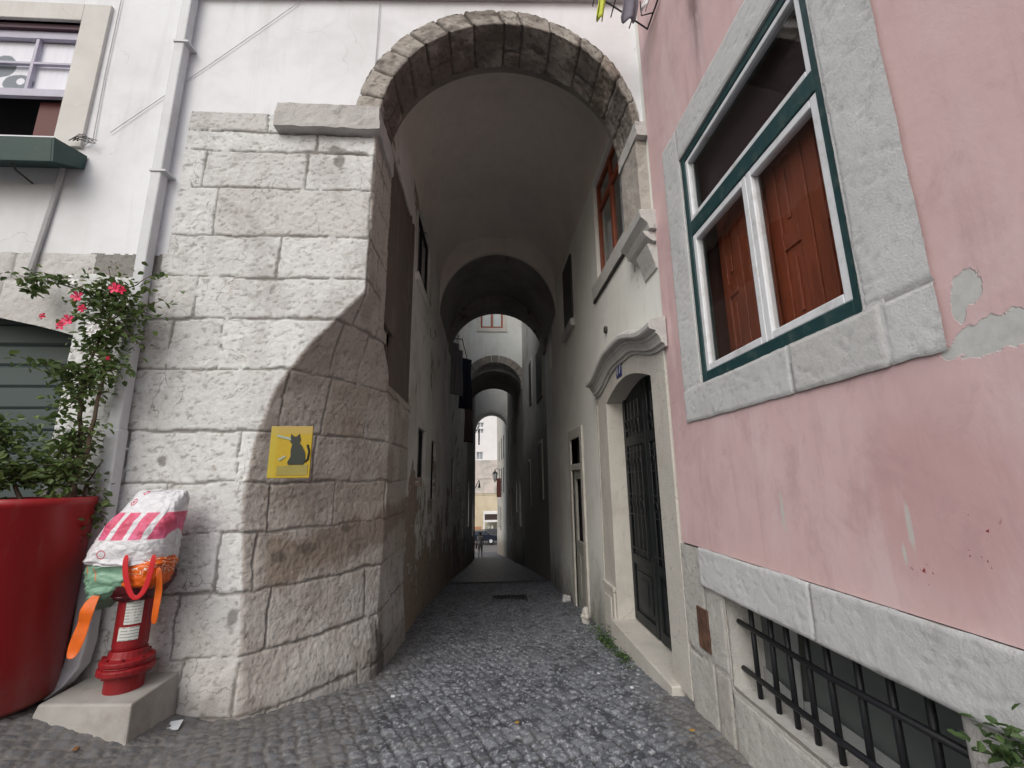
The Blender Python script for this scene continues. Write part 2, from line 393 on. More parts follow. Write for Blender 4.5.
def _cobble():
    t = NT('basalt_cobbles'); p = t.pos(); tint = t.attr('tint'); j = t.attr('joint')
    b = t.noise(p, 32, 6, .75); f = t.noise(p, 120, 3, .6); big = t.noise(p, 1.1, 5, .65)
    c = t.mix(tint, (.060, .066, .080), (.19, .205, .235))
    c = t.mix(t.math('MULTIPLY', t.step(b, .50, .62), .85), c, (.46, .48, .52))
    c = t.mul(t.math('MULTIPLY', t.step(f, .45, .7), .5), c, .5)
    c = t.mul(t.math('MULTIPLY', t.step(big, .45, .65), .45), c, .6)
    c = t.mix(t.math('MULTIPLY', j, .85), c, t.mix(b, (.028, .027, .028), (.085, .08, .076)))
    d = t.attr('dirt')
    c = t.mix(t.math('MULTIPLY', d, t.step(t.math('ADD', b, t.math('MULTIPLY', j, .5)), .35, .6)), c, t.mix(b, (.10, .095, .09), (.22, .21, .20)))
    X, Y, Z = t.xyz(p)
    r = t.math('ADD', .38, t.math('MULTIPLY', b, .4))
    return t.done(c, r, t.bump(t.math('ADD', b, t.math('MULTIPLY', f, .5)), .6, .01), 0, .35)
M['cobble'] = _cobble()
def _cobble_far():
    t = NT('alley_paving'); p = t.pos()
    v = t.voro(t.map(p, (1, 1, 0)), 10, 'DISTANCE_TO_EDGE'); vc = t.voro(t.map(p, (1, 1, 0)), 10, 'F1', 'Color')
    g = t.n('ShaderNodeRGBToBW'); t.set(g.inputs[0], vc)
    b = t.noise(p, 20, 5, .7)
    c = t.mix(g.outputs[0], (.03, .034, .045), (.15, .165, .20)); c = t.mul(t.step(v, .10, .03), c, .25)
    c = t.mix(t.step(t.noise(p, 1.5, 5, .7), .55, .7), c, (.07, .072, .085))
    return t.done(c, .55, t.bump(t.step(v, 0, .1), .5, .02), 0, .4)
M['cobble_far'] = _cobble_far()
M['road'] = m_plain('street_asphalt', (.14, .135, .13), .85, .15, 3, .3)

def leafmat(name, a, b):
    t = NT(name); oi = t.attr('rnd')
    c = t.mix(oi, a, b); c = t.mix(t.math('MULTIPLY', t.noise(t.ob(), 30, 2), .3), c, tuple(x*1.6 for x in b))
    bs = t.n('ShaderNodeBsdfPrincipled'); t.set(bs.inputs['Base Color'], c); bs.inputs['Roughness'].default_value = .5
    tl = t.n('ShaderNodeBsdfTranslucent'); t.set(tl.inputs[0], c)
    mx = t.n('ShaderNodeMixShader'); mx.inputs[0].default_value = .25
    t.t.links.new(bs.outputs[0], mx.inputs[1]); t.t.links.new(tl.outputs[0], mx.inputs[2]); t.t.links.new(mx.outputs[0], t.out.inputs[0])
    return t.m
M['leaf'] = leafmat('bush_leaves', (.028, .060, .016), (.14, .20, .06))
M['grass'] = leafmat('weed_leaves', (.02, .045, .014), (.07, .12, .035))
M['petal_pink'] = m_plain('pink_petals', (.75, .04, .13), .5, .25)
M['petal_white'] = m_plain('white_petals', (.8, .8, .8), .5, .05)
M['stem'] = m_plain('woody_stem', (.09, .065, .045), .9, .3)

# ------------------------------------------------------------------ ground
GY = [-40, 3.2, 4.3, 5, 6.1, 7, 8.3, 12, 34, 45, 47, 200]
GZ = [0, 0, -.13, -.2, -.32, -.42, -.55, -1.0, -3.9, -5.35, -5.5, -5.5]
def gz(x, y):
    return np.interp(y, GY, GZ) + .22*np.maximum(0, -1.9-np.asarray(x, float))*np.clip((6-np.asarray(y, float))/2, 0, 1)
def gzf(x, y): return float(gz(x, y))

def cobbles():
    ys = [-1.0]; 
    while ys[-1] < 12.6: ys.append(ys[-1] + (.03 if ys[-1] < 1.5 else max(.008, .0031*ys[-1])))
    ys = np.array(ys); xs = np.arange(-4.4, 1.75, .0125)
    X, Y = np.meshgrid(xs, ys, indexing='ij')
    # stones laid in slightly skewed rows
    s = .082
    th = .42
    u = (X*math.cos(th)+Y*math.sin(th))/s + .35*fbm(X*1.3, Y*1.3, 2, 2); v = (-X*math.sin(th)+Y*math.cos(th))/s + .25*fbm(X*1.1, Y*1.1, 9, 2)
    ui = np.floor(u).astype(int); vi = np.floor(v).astype(int)
    f1 = np.full(u.shape, 9.); f2 = np.full(u.shape, 9.); tid = np.zeros(u.shape)
    for du in (-1, 0, 1):
        for dv in (-1, 0, 1):
            a = ui+du; b = vi+dv
            off = .5*(b % 2)
            cx = a + .5 + off*0 + (_tab[a % 256, b % 256]-.5)*.42; cy = b + .5 + (_tab[(a+91) % 256, (b+37) % 256]-.5)*.30
            wgt = .88+.30*_tab[(a+13) % 256, (b+71) % 256]
            dx = np.abs(u-cx); dy = np.abs(v-cy)
            d = ((dx**4.5+dy**4.5)**(1/4.5))*wgt
            m1 = d < f1
            f2 = np.where(m1, f1, np.minimum(f2, d)); tid = np.where(m1, _tab[(a*3+5) % 256, (b*7+1) % 256], tid); f1 = np.where(m1, d, f1)
    e = (f2-f1)
    j = 1-sstep(e + .10*fbm(X*14, Y*14, 5, 2), .02, .20)
    dome = 1-np.clip(f1/.6, 0, 1)**2.5
    dirt = np.clip(sstep(fbm(X*1.6, Y*1.6, 21, 4), .25, .6)*.3 + sstep(X, .95, 1.45)*sstep(-Y, -4.6, -3.1)*1.0 + sstep(-X, 1.0, 1.9)*sstep(-Y, -5, -3.9)*.7 + sstep(-X, .55, .95)*sstep(-Y, -8, -5)*.6, 0, 1)
    h = -.017*j*(1-.6*dirt) + .008*dome*(1-.5*dirt) + .006*(tid-.5) + .007*fbm(X*30, Y*30, 4, 3) + .03*fbm(X*.9, Y*.9, 6, 3)
    Z = gz(X, Y) + h
    keepm = ~((X < -1.2) & (Y > 5.2))
    return grid_mesh('ground', np.stack([X, Y, Z], -1), M['cobble'], {'joint': j, 'tint': tid, 'dirt': dirt}, keepm)
g = cobbles(); tag(g, 'dark grey basalt cobbles running from the square into the alley', kind='structure'); g.name = 'road'
def strip(name, x0, x1, ys, mat, dz):
    bm = bmesh.new(); A = [bm.verts.new((x0, y, gzf(0, y)+dz)) for y in ys]; B = [bm.verts.new((x1, y, gzf(0, y)+dz)) for y in ys]
    quads(bm, A, B); return obj(name, bm, mat)
tag(strip('path', -1.6, 2.4, [12.3, 14, 18, 24, 30, 34, 40, 45, 47], M['cobble_far'], .02), 'blue grey cobbled lane falling away under the arches', kind='structure')
tag(strip('ground', -60, 60, [-40, -10, -1.05, 3.2, 4.3, 5, 6.1, 7, 8.3, 12, 34, 45, 47, 70, 200], M['road'], -.12), kind='structure')

# ------------------------------------------------------------------ archway house (left house, pier, bridging storey, alley walls to y=12)
YF = 3.6; XL = -1.03; XR = 1.5
house = empty('archway_house', (-3.0, 3.6, 0), 'white rendered old house whose rough limestone arch bridges the alley mouth', 'house')
# facade plaster
WX0, WX1, WZ0, WZ1 = -5.4, -3.80, 4.56, 5.80      # left window opening
bm = bmesh.new()
wall_mesh(bm, (-7, YF), (1.5, YF), 3.43, 8.6, -.32,
          [(7+WX0, 7+WX1, WZ0, WZ1), (7-1.24, 8.5, 4.82, 6.36), (7-2.66, 8.5, 3.43, 4.82)], inward=1)
sp = [(-1.24, 4.82), (-1.24, 6.36), (1.5, 6.36), (1.5, 4.82)] + arc(.125, 4.82, 1.345, 1.345, 0, PI, 40)
prism(bm, sp[:4]+sp[4:], 'Y', YF, YF+.32)
obj('plaster_facade', bm, M['facade'], house)
# cornice band at the very top, running slightly out of level
bm = bmesh.new()
prism(bm, [(-2.8, 6.15), (1.5, 6.355), (1.5, 6.47), (-2.8, 6.27)], 'Y', YF-.07, YF-.002)
prism(bm, [(-2.8, 6.27), (1.5, 6.47), (1.5, 6.52), (-2.8, 6.32)], 'Y', YF-.11, YF-.002)
obj('cornice', bm, m_plain('cornice_stone', (.42, .41, .40), .9, .2, 6, .4), house)

# pier with the chamfered corner
zc = np.array([-.3, 0, .71, 1.42, 1.87, 2.27, 2.65, 2.96, 3.12, 3.16]); ac = np.array([.67, .68, .745, .82, .78, .67, .43, .16, .02, 0])
zb = np.array([-.3, -.1, .33, .74, 1.36, 2.07, 2.64, 2.93, 3.12, 3.16]); bc = np.array([.84, .87, .98, 1.03, 1.14, 1.09, .90, .52, .05, 0])
def pier_surf(S, Z):
    a = np.interp(Z, zc, ac); b = np.interp(Z, zb, bc)
    X = np.where(S < 0, XL+S, XL); Y = np.where(S < 0, YF, YF+S)
    inn = (S > -a) & (S < b) & (a+b > .005)
    f = np.clip((S+a)/np.maximum(a+b, 1e-4), 0, 1)
    bow = .05*np.sin(f*PI)*np.minimum(1, a/.4)
    Lc = np.hypot(a, b)+1e-6
    nx, ny = b/Lc, -a/Lc
    X = np.where(inn, XL-a+f*a + nx*bow, X); Y = np.where(inn, YF+f*b + ny*bow, Y)
    N = np.zeros(S.shape+(3,))
    N[..., 0] = np.where(inn, nx, np.where(S < 0, 0, 1)); N[..., 1] = np.where(inn, ny, np.where(S < 0, -1, 0))
    # battered foot
    bat = np.clip((.45-Z)/.7, 0, 1)*.05
    bat = bat + .012
    P = np.stack([X+N[..., 0]*bat, Y+N[..., 1]*bat, Z], -1)
    return P, N
def rows(courses):
    out = []
    for (z0, z1, js) in courses:
        for a, b in zip(js[:-1], js[1:]): out.append((a, b, z0, z1))
    return out
def sX(*xs): return [x-XL for x in xs]
E1 = 2.3
pier_blocks = rows([
    (4.655, 5.2, sX(-2.70, -2.0, -1.35)+[.3, E1]), (4.46, 4.655, sX(-2.70, -1.55)+[.25, E1]),
    (4.09, 4.46, sX(-2.71, -2.50, -1.62)+[0, .35, E1]), (3.62, 4.09, sX(-2.72, -2.35)+[0, .5, E1]),
    (3.24, 3.62, sX(-2.74, -1.78)+[0, .3, E1]), (2.87, 3.24, sX(-3.4, -2.83, -2.42)+[0, .45, E1]),
    (2.44, 2.87, sX(-3.4, -2.92, -2.56, -2.17)+[-.12, .3, E1]), (1.95, 2.44, sX(-3.4, -2.85, -1.60)+[-.05, .6, 1.6, E1]),
    (1.55, 1.95, sX(-3.4, -2.74, -1.92)+[-.1, 1.15, 1.75, E1]), (1.18, 1.55, sX(-3.4, -3.0, -2.42, -1.60)+[.22, 1.1, 1.9, E1]),
    (.77, 1.18, sX(-3.4, -2.7, -1.98, -1.70)+[1.1, 1.7, E1]), (.35, .77, sX(-3.4, -2.9, -2.22, -1.52)+[.75, 1.5, E1]),
    (-.03, .35, sX(-3.4, -2.6, -2.12, -1.75)+[.95, 1.6, E1]), (-.6, -.03, sX(-3.4, -2.3, -1.5)+[.6, E1])])
def pier_extra(S, Z):
    a = np.interp(Z, zc, ac); b = np.interp(Z, zb, bc)
    lime_lit = np.where(S < -a-.004, 1.0, 0.12) * (1-.45*sstep(-Z, -.75, -.1))  # limewashed facade face; chamfer darker, part raw stone, part shade put into colour
    f = (S+a)/np.maximum(a+b, .01)
    st = np.zeros(S.shape)
    for (s0, z0, rs, rz) in ((-.42, .98, .10, .055), (-.80, .60, .05, .10), (.42, 1.14, .08, .05), (-.12, 1.02, .16, .05), (-1.45, 1.72, .04, .05), (-.35, 4.5, .12, .05), (-.2, 4.47, .2, .03), (-.3, 4.38, .06, .08), (.95, -.1, .2, .5)):
        dd = np.hypot((S-s0)/rs, (Z-z0)/rz) + .55*fbm(S*18, Z*18, 31, 3)
        st = np.maximum(st, 1-sstep(dd, .6, 1.0))
    f2 = fbm(S*4, Z*5, 61, 5)
    br = .42*sstep(f2+.9*np.exp(-((Z-1.0)/.22)**2-((S+.1)/.6)**2), .25, .85)*(S > -a)
    ft = .35*sstep(fbm(S*3, Z*3, 66, 4)+1.2*np.exp(-np.maximum(Z+.02*S, 0)/.12), .45, 1.1)
    n5 = fbm(S*2.2, Z*2.6, 71, 5)
    bw = (S > -a-.02)*np.clip(.95*sstep(.8*n5+1.1*np.exp(-((Z-.99-.12*S)/.20)**2), .45, 1.0)*sstep(S, -.62, -.5) + .5*sstep(n5, .12, .5)*sstep(Z, 1.0, 1.3), 0, 1)
    lime_lit = np.where((S > -a) & (Z < .8), .12+.35*sstep(-Z, -.8, -.6)*sstep(fbm(S*4, Z*4, 77, 4), -.3, .2), lime_lit)
    return {'lime': lime_lit, 'stain': np.clip(np.maximum(st*.8, br*.6)+ft, 0, 1), 'brown': bw}
S = np.arange(-2.28, 2.26, .0115); Zs = np.arange(-.55, 4.865, .0115)
def pier_keep(S, Z): return ~((Z > 2.52) & (S > np.maximum(.62, np.interp(Z, zb, bc)+.03))) & ~((Z > 3.43) & (S < -1.66)) & ~((Z > 4.83) & (S > 0))
masonry('corner_pier', S, Zs, pier_surf, pier_blocks, M['pier'], house, keep=pier_keep, extra=pier_extra, seed=3, rough=.0055, depth=.011, jw=.011, wob=.024, jvar=1.9, cush=.0)
# solid body behind the skin
bm = bmesh.new(); prism(bm, [(-2.66, 3.64), (-1.95, 3.64), (-1.12, 4.9), (-1.12, 5.75), (-2.66, 5.75)], 'Z', -.6, 3.0)
box(bm, -2.64, -1.10, 3.68, 5.7, 3.0, 4.80)
obj('pier_core', bm, M['pier'], house)

# arch ring
def ring_surf(U, V):
    th = U
    ft = .0
    ci = (.19, 4.80, 1.20); co = (.118, 4.815, 1.352)
    k = np.clip(V/.16, 0, 1)
    cx = co[0]+(ci[0]-co[0])*k; cz = co[1]+(ci[1]-co[1])*k; r = co[2]+(ci[2]-co[2])*k
    X = cx - r*np.cos(th); Z = cz + r*np.sin(th)
    Y = YF-.015 + np.maximum(V-.16, 0)
    N = np.zeros(U.shape+(3,))
    face = V < .16
    N[..., 1] = np.where(face, -1, 0); N[..., 0] = np.where(face, 0, np.cos(th)); N[..., 2] = np.where(face, 0, -np.sin(th))
    ed = np.exp(-((V-.16)/.012)**2)
    X = X - .006*ed*0; 
    return np.stack([X, Y, Z], -1), N
ths = [0, .22, .45, .66, .86, 1.08, 1.30, 1.55, 1.70, 1.95, 2.22, 2.45, 2.66, 2.88, PI]
rb = []
for i, (a, b) in enumerate(zip(ths[:-1], ths[1:])):
    if i % 3 == 1: rb += [(a*1.25, b*1.25, -.1, .45), (a*1.25, b*1.25, .45, .9)]
    else: rb += [(a*1.25, b*1.25, -.1, .9)]
def ring_surf2(U, V): return ring_surf(U/1.25, V)
def ring_extra(U, V):
    n = fbm(U*3, V*3, 44, 4)
    st = .9*sstep(V, .12, .18)*sstep(n, -.6, .15) + .75*sstep(fbm(U*5, V*9, 50, 4), .05, .38)  # soffit toned darker than the ring face, plus scattered dark blotches
    return {'stain': np.clip(st, 0, 1)}
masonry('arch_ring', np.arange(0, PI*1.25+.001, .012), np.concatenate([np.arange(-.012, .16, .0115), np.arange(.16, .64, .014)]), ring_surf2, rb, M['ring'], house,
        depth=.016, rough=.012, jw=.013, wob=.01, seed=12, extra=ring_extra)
# wall body behind the ring between its back edge and the higher vault
bm = bmesh.new()
prism(bm, arc(.19, 4.80, 1.235, 1.235, PI, 0, 40) + [(1.55, 4.80), (1.55, 7.2), (-1.3, 7.2), (-1.3, 4.80)], 'Y', 3.935, 4.16)
obj('arch_backing', bm, M['ringdark'], house)

def block_part(name, x0, x1, y0, y1, z0, z1, mat, seed, res=.012, parent=None, rough=.006):
    """a single rough hewn stone: a rounded box with displaced faces"""
    bm = bmesh.new(); box(bm, x0, x1, y0, y1, z0, z1)
    L = max(x1-x0, y1-y0, z1-z0)
    me = bpy.data.meshes.new(name); bm.to_mesh(me); bm.free()
    o = link(name, me, mat, parent)
    b = o.modifiers.new('b', 'BEVEL'); b.width = .008; b.segments = 2
    return o
def rough_stone(name, pts_axis, mat, parent, cuts=.035, amp=.008, seed=0, bevel=.006):
    """pts_axis: list of boxes; each is subdivided and its vertices jittered so edges look hewn"""
    bm = bmesh.new()
    for (x0, x1, y0, y1, z0, z1) in pts_axis:
        nx, ny, nz = [max(1, int(round((b-a)/cuts))) for a, b in ((x0, x1), (y0, y1), (z0, z1))]
        vm = {}
        def V(i, j, k):
            if (i, j, k) not in vm:
                vm[(i, j, k)] = bm.verts.new((x0+(x1-x0)*i/nx, y0+(y1-y0)*j/ny, z0+(z1-z0)*k/nz))
            return vm[(i, j, k)]
        for i in range(nx):
            for j in range(ny):
                bm.faces.new((V(i, j, 0), V(i, j+1, 0), V(i+1, j+1, 0), V(i+1, j, 0))); bm.faces.new((V(i, j, nz), V(i+1, j, nz), V(i+1, j+1, nz), V(i, j+1, nz)))
        for i in range(nx):
            for k in range(nz):
                bm.faces.new((V(i, 0, k), V(i+1, 0, k), V(i+1, 0, k+1), V(i, 0, k+1))); bm.faces.new((V(i, ny, k), V(i, ny, k+1), V(i+1, ny, k+1), V(i+1, ny, k)))
        for j in range(ny):
            for k in range(nz):
                bm.faces.new((V(0, j, k), V(0, j, k+1), V(0, j+1, k+1), V(0, j+1, k))); bm.faces.new((V(nx, j, k), V(nx, j+1, k), V(nx, j+1, k+1), V(nx, j, k+1)))
    for v in bm.verts:
        c = v.co; q = seed*3.1
        v.co = c + Vector((float(fbm(np.array(c.y*9+q), np.array(c.z*9+c.x*3), 1, 3)), float(fbm(np.array(c.x*9+q), np.array(c.z*9+c.y*3), 2, 3)), float(fbm(np.array(c.x*9+q), np.array(c.y*9+c.z*3), 3, 3))))*amp
    return obj(name, bm, mat, parent, smooth=False, bevel=0)
M['impost'] = m_stone('impost_stone', (.52, .51, .50), (.24, .23, .22), warm=(.42, .38, .33), pitc=.4)
rough_stone('impost', [(-1.90, -.985, 3.50, 4.16, 4.66, 4.90)], M['impost'], house, seed=1, amp=.014)
rough_stone('impost', [(1.385, 1.56, 3.50, 4.05, 4.685, 4.835)], M['impost'], house, seed=2, amp=.010)
# right jamb of stone between impost and moulded bracket
rough_stone('arch_jamb', [(1.40, 1.56, 3.57, 4.04, 3.885, 4.685)], M['ring'], house, seed=4, amp=.010)
bm = bmesh.new()
prism(bm, [(1.34, 3.885), (1.56, 3.885), (1.56, 3.70), (1.42, 3.70), (1.41, 3.75), (1.35, 3.81)], 'Y', 3.46, 4.08)
prism(bm, [(1.37, 3.698), (1.56, 3.698), (1.56, 3.60), (1.46, 3.60), (1.40, 3.65)], 'Y', 3.50, 3.98)
prism(bm, [(1.42, 3.598), (1.56, 3.598), (1.56, 3.36), (1.485, 3.36), (1.475, 3.42), (1.44, 3.53)], 'Y', 3.54, 3.84)
obj('bracket', bm, M['impost'], house, bevel=.006)

# left garage arch: surround stones and roller shutter
bm = bmesh.new()
gar = [(-7, 3.43), (-7, -.3), (-3.27+0, -.3)]
# opening: springs at x=-3.27, shallow arch crown at x=-4.7, z 2.98
ao = [(-3.28, -.3), (-3.28, 2.70)] + [( -3.28-1.35*math.sin(t*PI/2), 2.70+.30*math.sin(t*PI/2)**.8) for t in np.linspace(.02, 1, 16)] + [(-4.9, 3.0), (-7, 3.0), (-7, 3.43), (-2.66, 3.43), (-2.66, -.3)]
def gar_top(S):
    t = np.clip((-3.28-S)/1.35, 0, 1); return 2.70+.30*np.sin(np.arcsin(t))**.8
def gar_surf(S, Z):
    Z = np.where(S < -3.279, np.maximum(Z, gar_top(S)), Z)
    P = np.stack([S, np.full(S.shape, YF-.004), Z], -1); N = np.zeros(S.shape+(3,)); N[..., 1] = -1; return P, N
def gar_keep(S, Z):
    t = np.clip((-3.28-S)/1.35, 0, 1); top = 2.70+.30*np.sin(np.arcsin(t))**.8
    return ~((S < -3.28) & (Z < top-.03))
gb = rows([(3.2, 3.46, [-6, -3.9, -3.0, -2.4]), (2.6, 3.2, [-6, -4.6, -3.95, -3.3, -2.4]), (1.9, 2.6, [-3.5, -2.9, -2.4]), (1.2, 1.9, [-3.5, -2.4]), (.4, 1.2, [-3.5, -2.9]), (-.3, .4, [-3.5, -2.9])])
M['garstone'] = m_stone('limewashed_surround', (.60, .59, .58), (.36, .35, .34), (.36, .35, .34), warm=(.5, .48, .45))
masonry('garage_surround', np.arange(-5.2, -3.255, .016), np.arange(-.1, 3.44, .016), gar_surf, gb, M['garstone'], house, keep=gar_keep, seed=8, depth=.008, rough=.005)
bm = bmesh.new(); wall_mesh(bm, (-3.275, YF+.01), (-3.275, YF+.5), -.3, 2.85, .3, inward=1); obj('garage_reveal', bm, M['garstone'], house)
bm = bmesh.new()
for k in range(17):
    z = -.05+.185*k
    prism(bm, [(YF+.30, z), (YF+.285, z+.02), (YF+.285, z+.165), (YF+.30, z+.183), (YF+.34, z+.183), (YF+.34, z)], 'X', -7, -3.3)
obj('roller_shutter', bm, M['shutter'], house)

# left window : stone surround, sash, curtain, lower opening
lw = obj('window', boxes((-5.7, WX0, YF-.03, YF+.10, 4.44, 5.99), (WX1, -3.56, YF-.03, YF+.10, 4.44, 5.99), (WX0, WX1, YF-.03, YF+.10, WZ1, 5.99)), m_plaster('window_surround_lime', (.66, .65, .63), (.50, .48, .45), .6, bump=.3), house, bevel=.006)
tag(lw, 'limewashed stone window surround with a tilted up sash')
obj('window_hood', boxes((WX0, WX1, YF+.02, YF+.09, 5.745, WZ1-.003)), m_plain('mauve_brown_paint', (.10, .055, .075), .6), lw)
sash = boxes((WX0, WX1, YF+.05, YF+.09, 5.66, 5.742), (WX0, WX1, YF+.05, YF+.09, 5.02, 5.10), (WX1-.075, WX1, YF+.05, YF+.09, 5.10, 5.66), (-4.245, -4.215, YF+.055, YF+.085, 5.10, 5.66), (WX0, -4.245, YF+.055, YF+.085, 5.375, 5.40), (-4.215, WX1-.075, YF+.055, YF+.085, 5.375, 5.40), (-4.66, -4.63, YF+.055, YF+.085, 5.10, 5.375))
obj('sash', sash, m_plain('lilac_grey_paint', (.42, .40, .50), .5), lw, bevel=.003)
t = NT('lace_curtain'); p = t.pos(); X_, Y_, Z_ = t.xyz(p)
fold = t.noise(t.map(p, (9, 1, .3)), 3, 3)
cc = t.mix(fold, (.70, .71, .80), (.86, .87, .92))
a = t.ellipse(p, (-4.36, 3.7, 5.20), (.15, 9, .10), .12, .18, 9); b = t.ellipse(p, (-4.52, 3.7, 5.38), (.12, 9, .13), .12, .15, 9)
hole = t.ellipse(p, (-4.34, 3.7, 5.22), (.04, 9, .04), .2, .1, 9)
mk = t.math('MULTIPLY', t.math('MAXIMUM', a, b), t.math('SUBTRACT', 1, hole))
cc = t.mix(mk, cc, (.24, .27, .30))
M['curtain'] = t.done(cc, .9, t.bump(fold, .3, .02))
obj('curtain', boxes((WX0, WX1-.07, YF+.10, YF+.105, 5.1, 5.66)), M['curtain'], lw)
obj('window_room', boxes((WX0-.1, WX1+.3, YF+.5, YF+.52, 4.4, 5.9), (WX1+.002, WX1+.02, YF+.101, YF+.5, 4.4, 5.9), (WX0, WX1, YF+.106, YF+.5, 4.40, 4.48)), M['dark_in'], lw)
obj('wood_panel', boxes((-4.14, WX1-.005, YF+.12, YF+.15, 4.5, 5.02)), m_plain('dark_mahogany', (.10, .022, .018), .6, .2), lw)
# window planter box on the sill
wb = empty('window_box', (-4.2, 3.5, 4.34), 'long dark green wooden planter box under the upper left window', 'planter')
bm = bmesh.new(); prism(bm, [(3.30, 4.30), (3.33, 4.10), (3.59, 4.23), (3.59, 4.36), (3.57, 4.36), (3.57, 4.26), (3.36, 4.16), (3.34, 4.30)], 'X', -5.3, -3.52)
prism(bm, [(3.30, 4.30), (3.33, 4.10), (3.59, 4.23), (3.59, 4.36)], 'X', -3.52, -3.50); obj('trough', bm, M['planterbox'], wb, bevel=.003)
for xx in (-3.9, -4.7):
    bm = bmesh.new(); tube(bm, [(xx, 3.40, 4.14), (xx, 3.45, 4.10), (xx, 3.592, 4.08)], .008, 6); obj('support_iron', bm, M['darkwire'], wb)

# ---- alley walls of the archway house (y 4.16 .. 12)
lwin = (6.1, 7.5, 4.50, 5.70)
low1 = (6.75, 7.55, 1.60, 2.35); low2 = (8.4, 9.1, 1.2, 2.3)
y0 = 4.16
bm = bmesh.new()
wall_mesh(bm, (XL, y0), (XL, 12), -1.6, 7.2, -.55,
          [(0, 5.78-y0, -1.6, 2.5), (0, 5.80-y0, 2.5, 5.08), (lwin[0]-y0, lwin[1]-y0, lwin[2], lwin[3]), (low1[0]-y0, low1[1]-y0, low1[2], low1[3]), (low2[0]-y0, low2[1]-y0, low2[2], low2[3])])
wl = obj('alley_wall_plaster', bm, M['alley_l'], house)
# boarded recess above the pier
bb = obj('boarded_opening', boxes((-1.62, -1.10, 4.17, 5.79, 3.13, 5.08), (-1.62, -1.10, 4.72, 5.79, 2.5, 3.129)), M['boards'], house)
bm = bmesh.new()
for k in range(5):
    ya = 4.2+.3*k; box(bm, -1.10, -1.045-.004*(k % 2), ya, ya+.297, 3.13 if k < 2 else 2.51, 5.07)
box(bm, -1.095, XL+.004, 5.50, 5.56, 2.5, 5.08); box(bm, -1.095, XL+.004, 5.70, 5.79, 2.5, 5.08)
obj('planks', bm, M['boards'], bb, bevel=.004)
def recess(parent, x, sgn, a, b, z0, z1, name='window', frame=None, fw=.05, sill=None, back=.28, room='dark_in', sillmat='impost', glassy=True, mull=1, label=None, surround=None, sm='limest2', crossbar=0, d=.05, dark_fill=None):
    """window in an alley wall at plane x; sgn=+1 wall body lies towards +x. y a..b, z0..z1"""
    X = lambda d: x+sgn*d
    def bx(d0, d1, ya, yb, za, zb):
        xs = sorted((X(d0), X(d1))); return (xs[0], xs[1], ya, yb, za, zb)
    fm = M[frame] if frame else M['dark_in']
    fr = [bx(d, d+.05, a, a+fw, z0, z1), bx(d, d+.05, b-fw, b, z0, z1), bx(d, d+.05, a+fw, b-fw, z0, z0+fw), bx(d, d+.05, a+fw, b-fw, z1-fw, z1)]
    for m in range(mull):
        c = a+(b-a)*(m+1)/(mull+1); fr.append(bx(d, d+.05, c-fw/2, c+fw/2, z0+fw, z1-fw))
    if crossbar: fr.append(bx(d-.002, d+.048, a+fw, b-fw, z0+(z1-z0)*crossbar-fw/2, z0+(z1-z0)*crossbar+fw/2))
    w = obj(name, boxes(*fr), fm, parent, bevel=.003)
    if label: tag(w, label)
    if glassy: obj('pane', boxes(bx(d+.02, d+.028, a+fw, b-fw, z0+fw, z1-fw)), M['glass'], w)
    obj('dark_interior', boxes(bx(back+.2, back+.24, a-.1, b+.1, z0-.1, z1+.1)), M[room], w)
    if dark_fill: obj('shutter', boxes(bx(-.035, .02, a-.01, (a+b)/2-.005, z0, z1), bx(-.034, .02, (a+b)/2+.005, b+.01, z0, z1)), M[dark_fill], w, bevel=.006)  # dark leaves added to stand in for unlit window openings
    if sill: obj('sill', boxes(bx(-sill, .13, a-.12, b+.12, z0-.13, z0)), M[sillmat], w, bevel=.008)
    if surround:
        s = surround
        obj('surround', boxes(bx(-.02, .10, a-s, a, z0, z1), bx(-.02, .10, b, b+s, z0, z1), bx(-.02, .10, a-s, b+s, z1, z1+s)), M[sm], w, bevel=.006)
    return w
recess(house, XL, -1, *lwin, frame=None, sill=.05, label='dark unlit window high on the left alley wall', sillmat='alley_l')
recess(house, XL, -1, *low1, sill=.07, label='small low window in the crumbling left alley wall', sillmat='alley_l', glassy=False, mull=0)
recess(house, XL, -1, *low2, label='narrow dark opening farther down the left alley wall', glassy=False, mull=0)

# right alley wall
rwin = (4.28, 5.55, 4.16, 5.62); rwin2 = (7.25, 8.0, 4.25, 5.5)
door = (3.85, 5.38, 0.0, 2.5); fdoor = (7.08, 7.90, -.42, 2.22)
bm = bmesh.new(); y0 = 3.5
hs = [(3.72-y0, 5.52-y0, -.4, 2.72), (rwin[0]-y0, rwin[1]-y0, rwin[2], rwin[3]), (rwin2[0]-y0, rwin2[1]-y0, rwin2[2], rwin2[3]), (fdoor[0]-y0, fdoor[1]-y0, -.6, fdoor[3])]
wall_mesh(bm, (XR, y0), (XR, 9.2), -1.6, 7.2, .5, [(a, b, c, d) for a, b, c, d in hs])
wall_mesh(bm, (XR, 9.2), (1.62, 12), -1.6, 7.2, .5, [(.9, 1.6, 4.2, 5.4)])
obj('alley_wall_plaster', bm, M['alley_r'], house)
w = recess(house, XR, 1, *rwin, frame='redwood', fw=.075, label='red brown wooden window under the stone arch', mull=1, crossbar=.72)
obj('curtain', boxes((XR+.12, XR+.125, 4.35, 4.75, 4.2, 5.2), (XR+.12, XR+.125, 5.1, 5.35, 4.2, 4.9)), M['curtain'], w)
rough_stone('sill_band', [(1.465, 1.6, 4.09, 5.75, 3.955, 4.155)], M['impost'], w, seed=9, amp=.004)
obj('drip_line', boxes((1.472, 1.52, 4.09, 5.75, 3.93, 3.952)), M['darkwire'], w)  # thin dark strip along the underside of the sill band
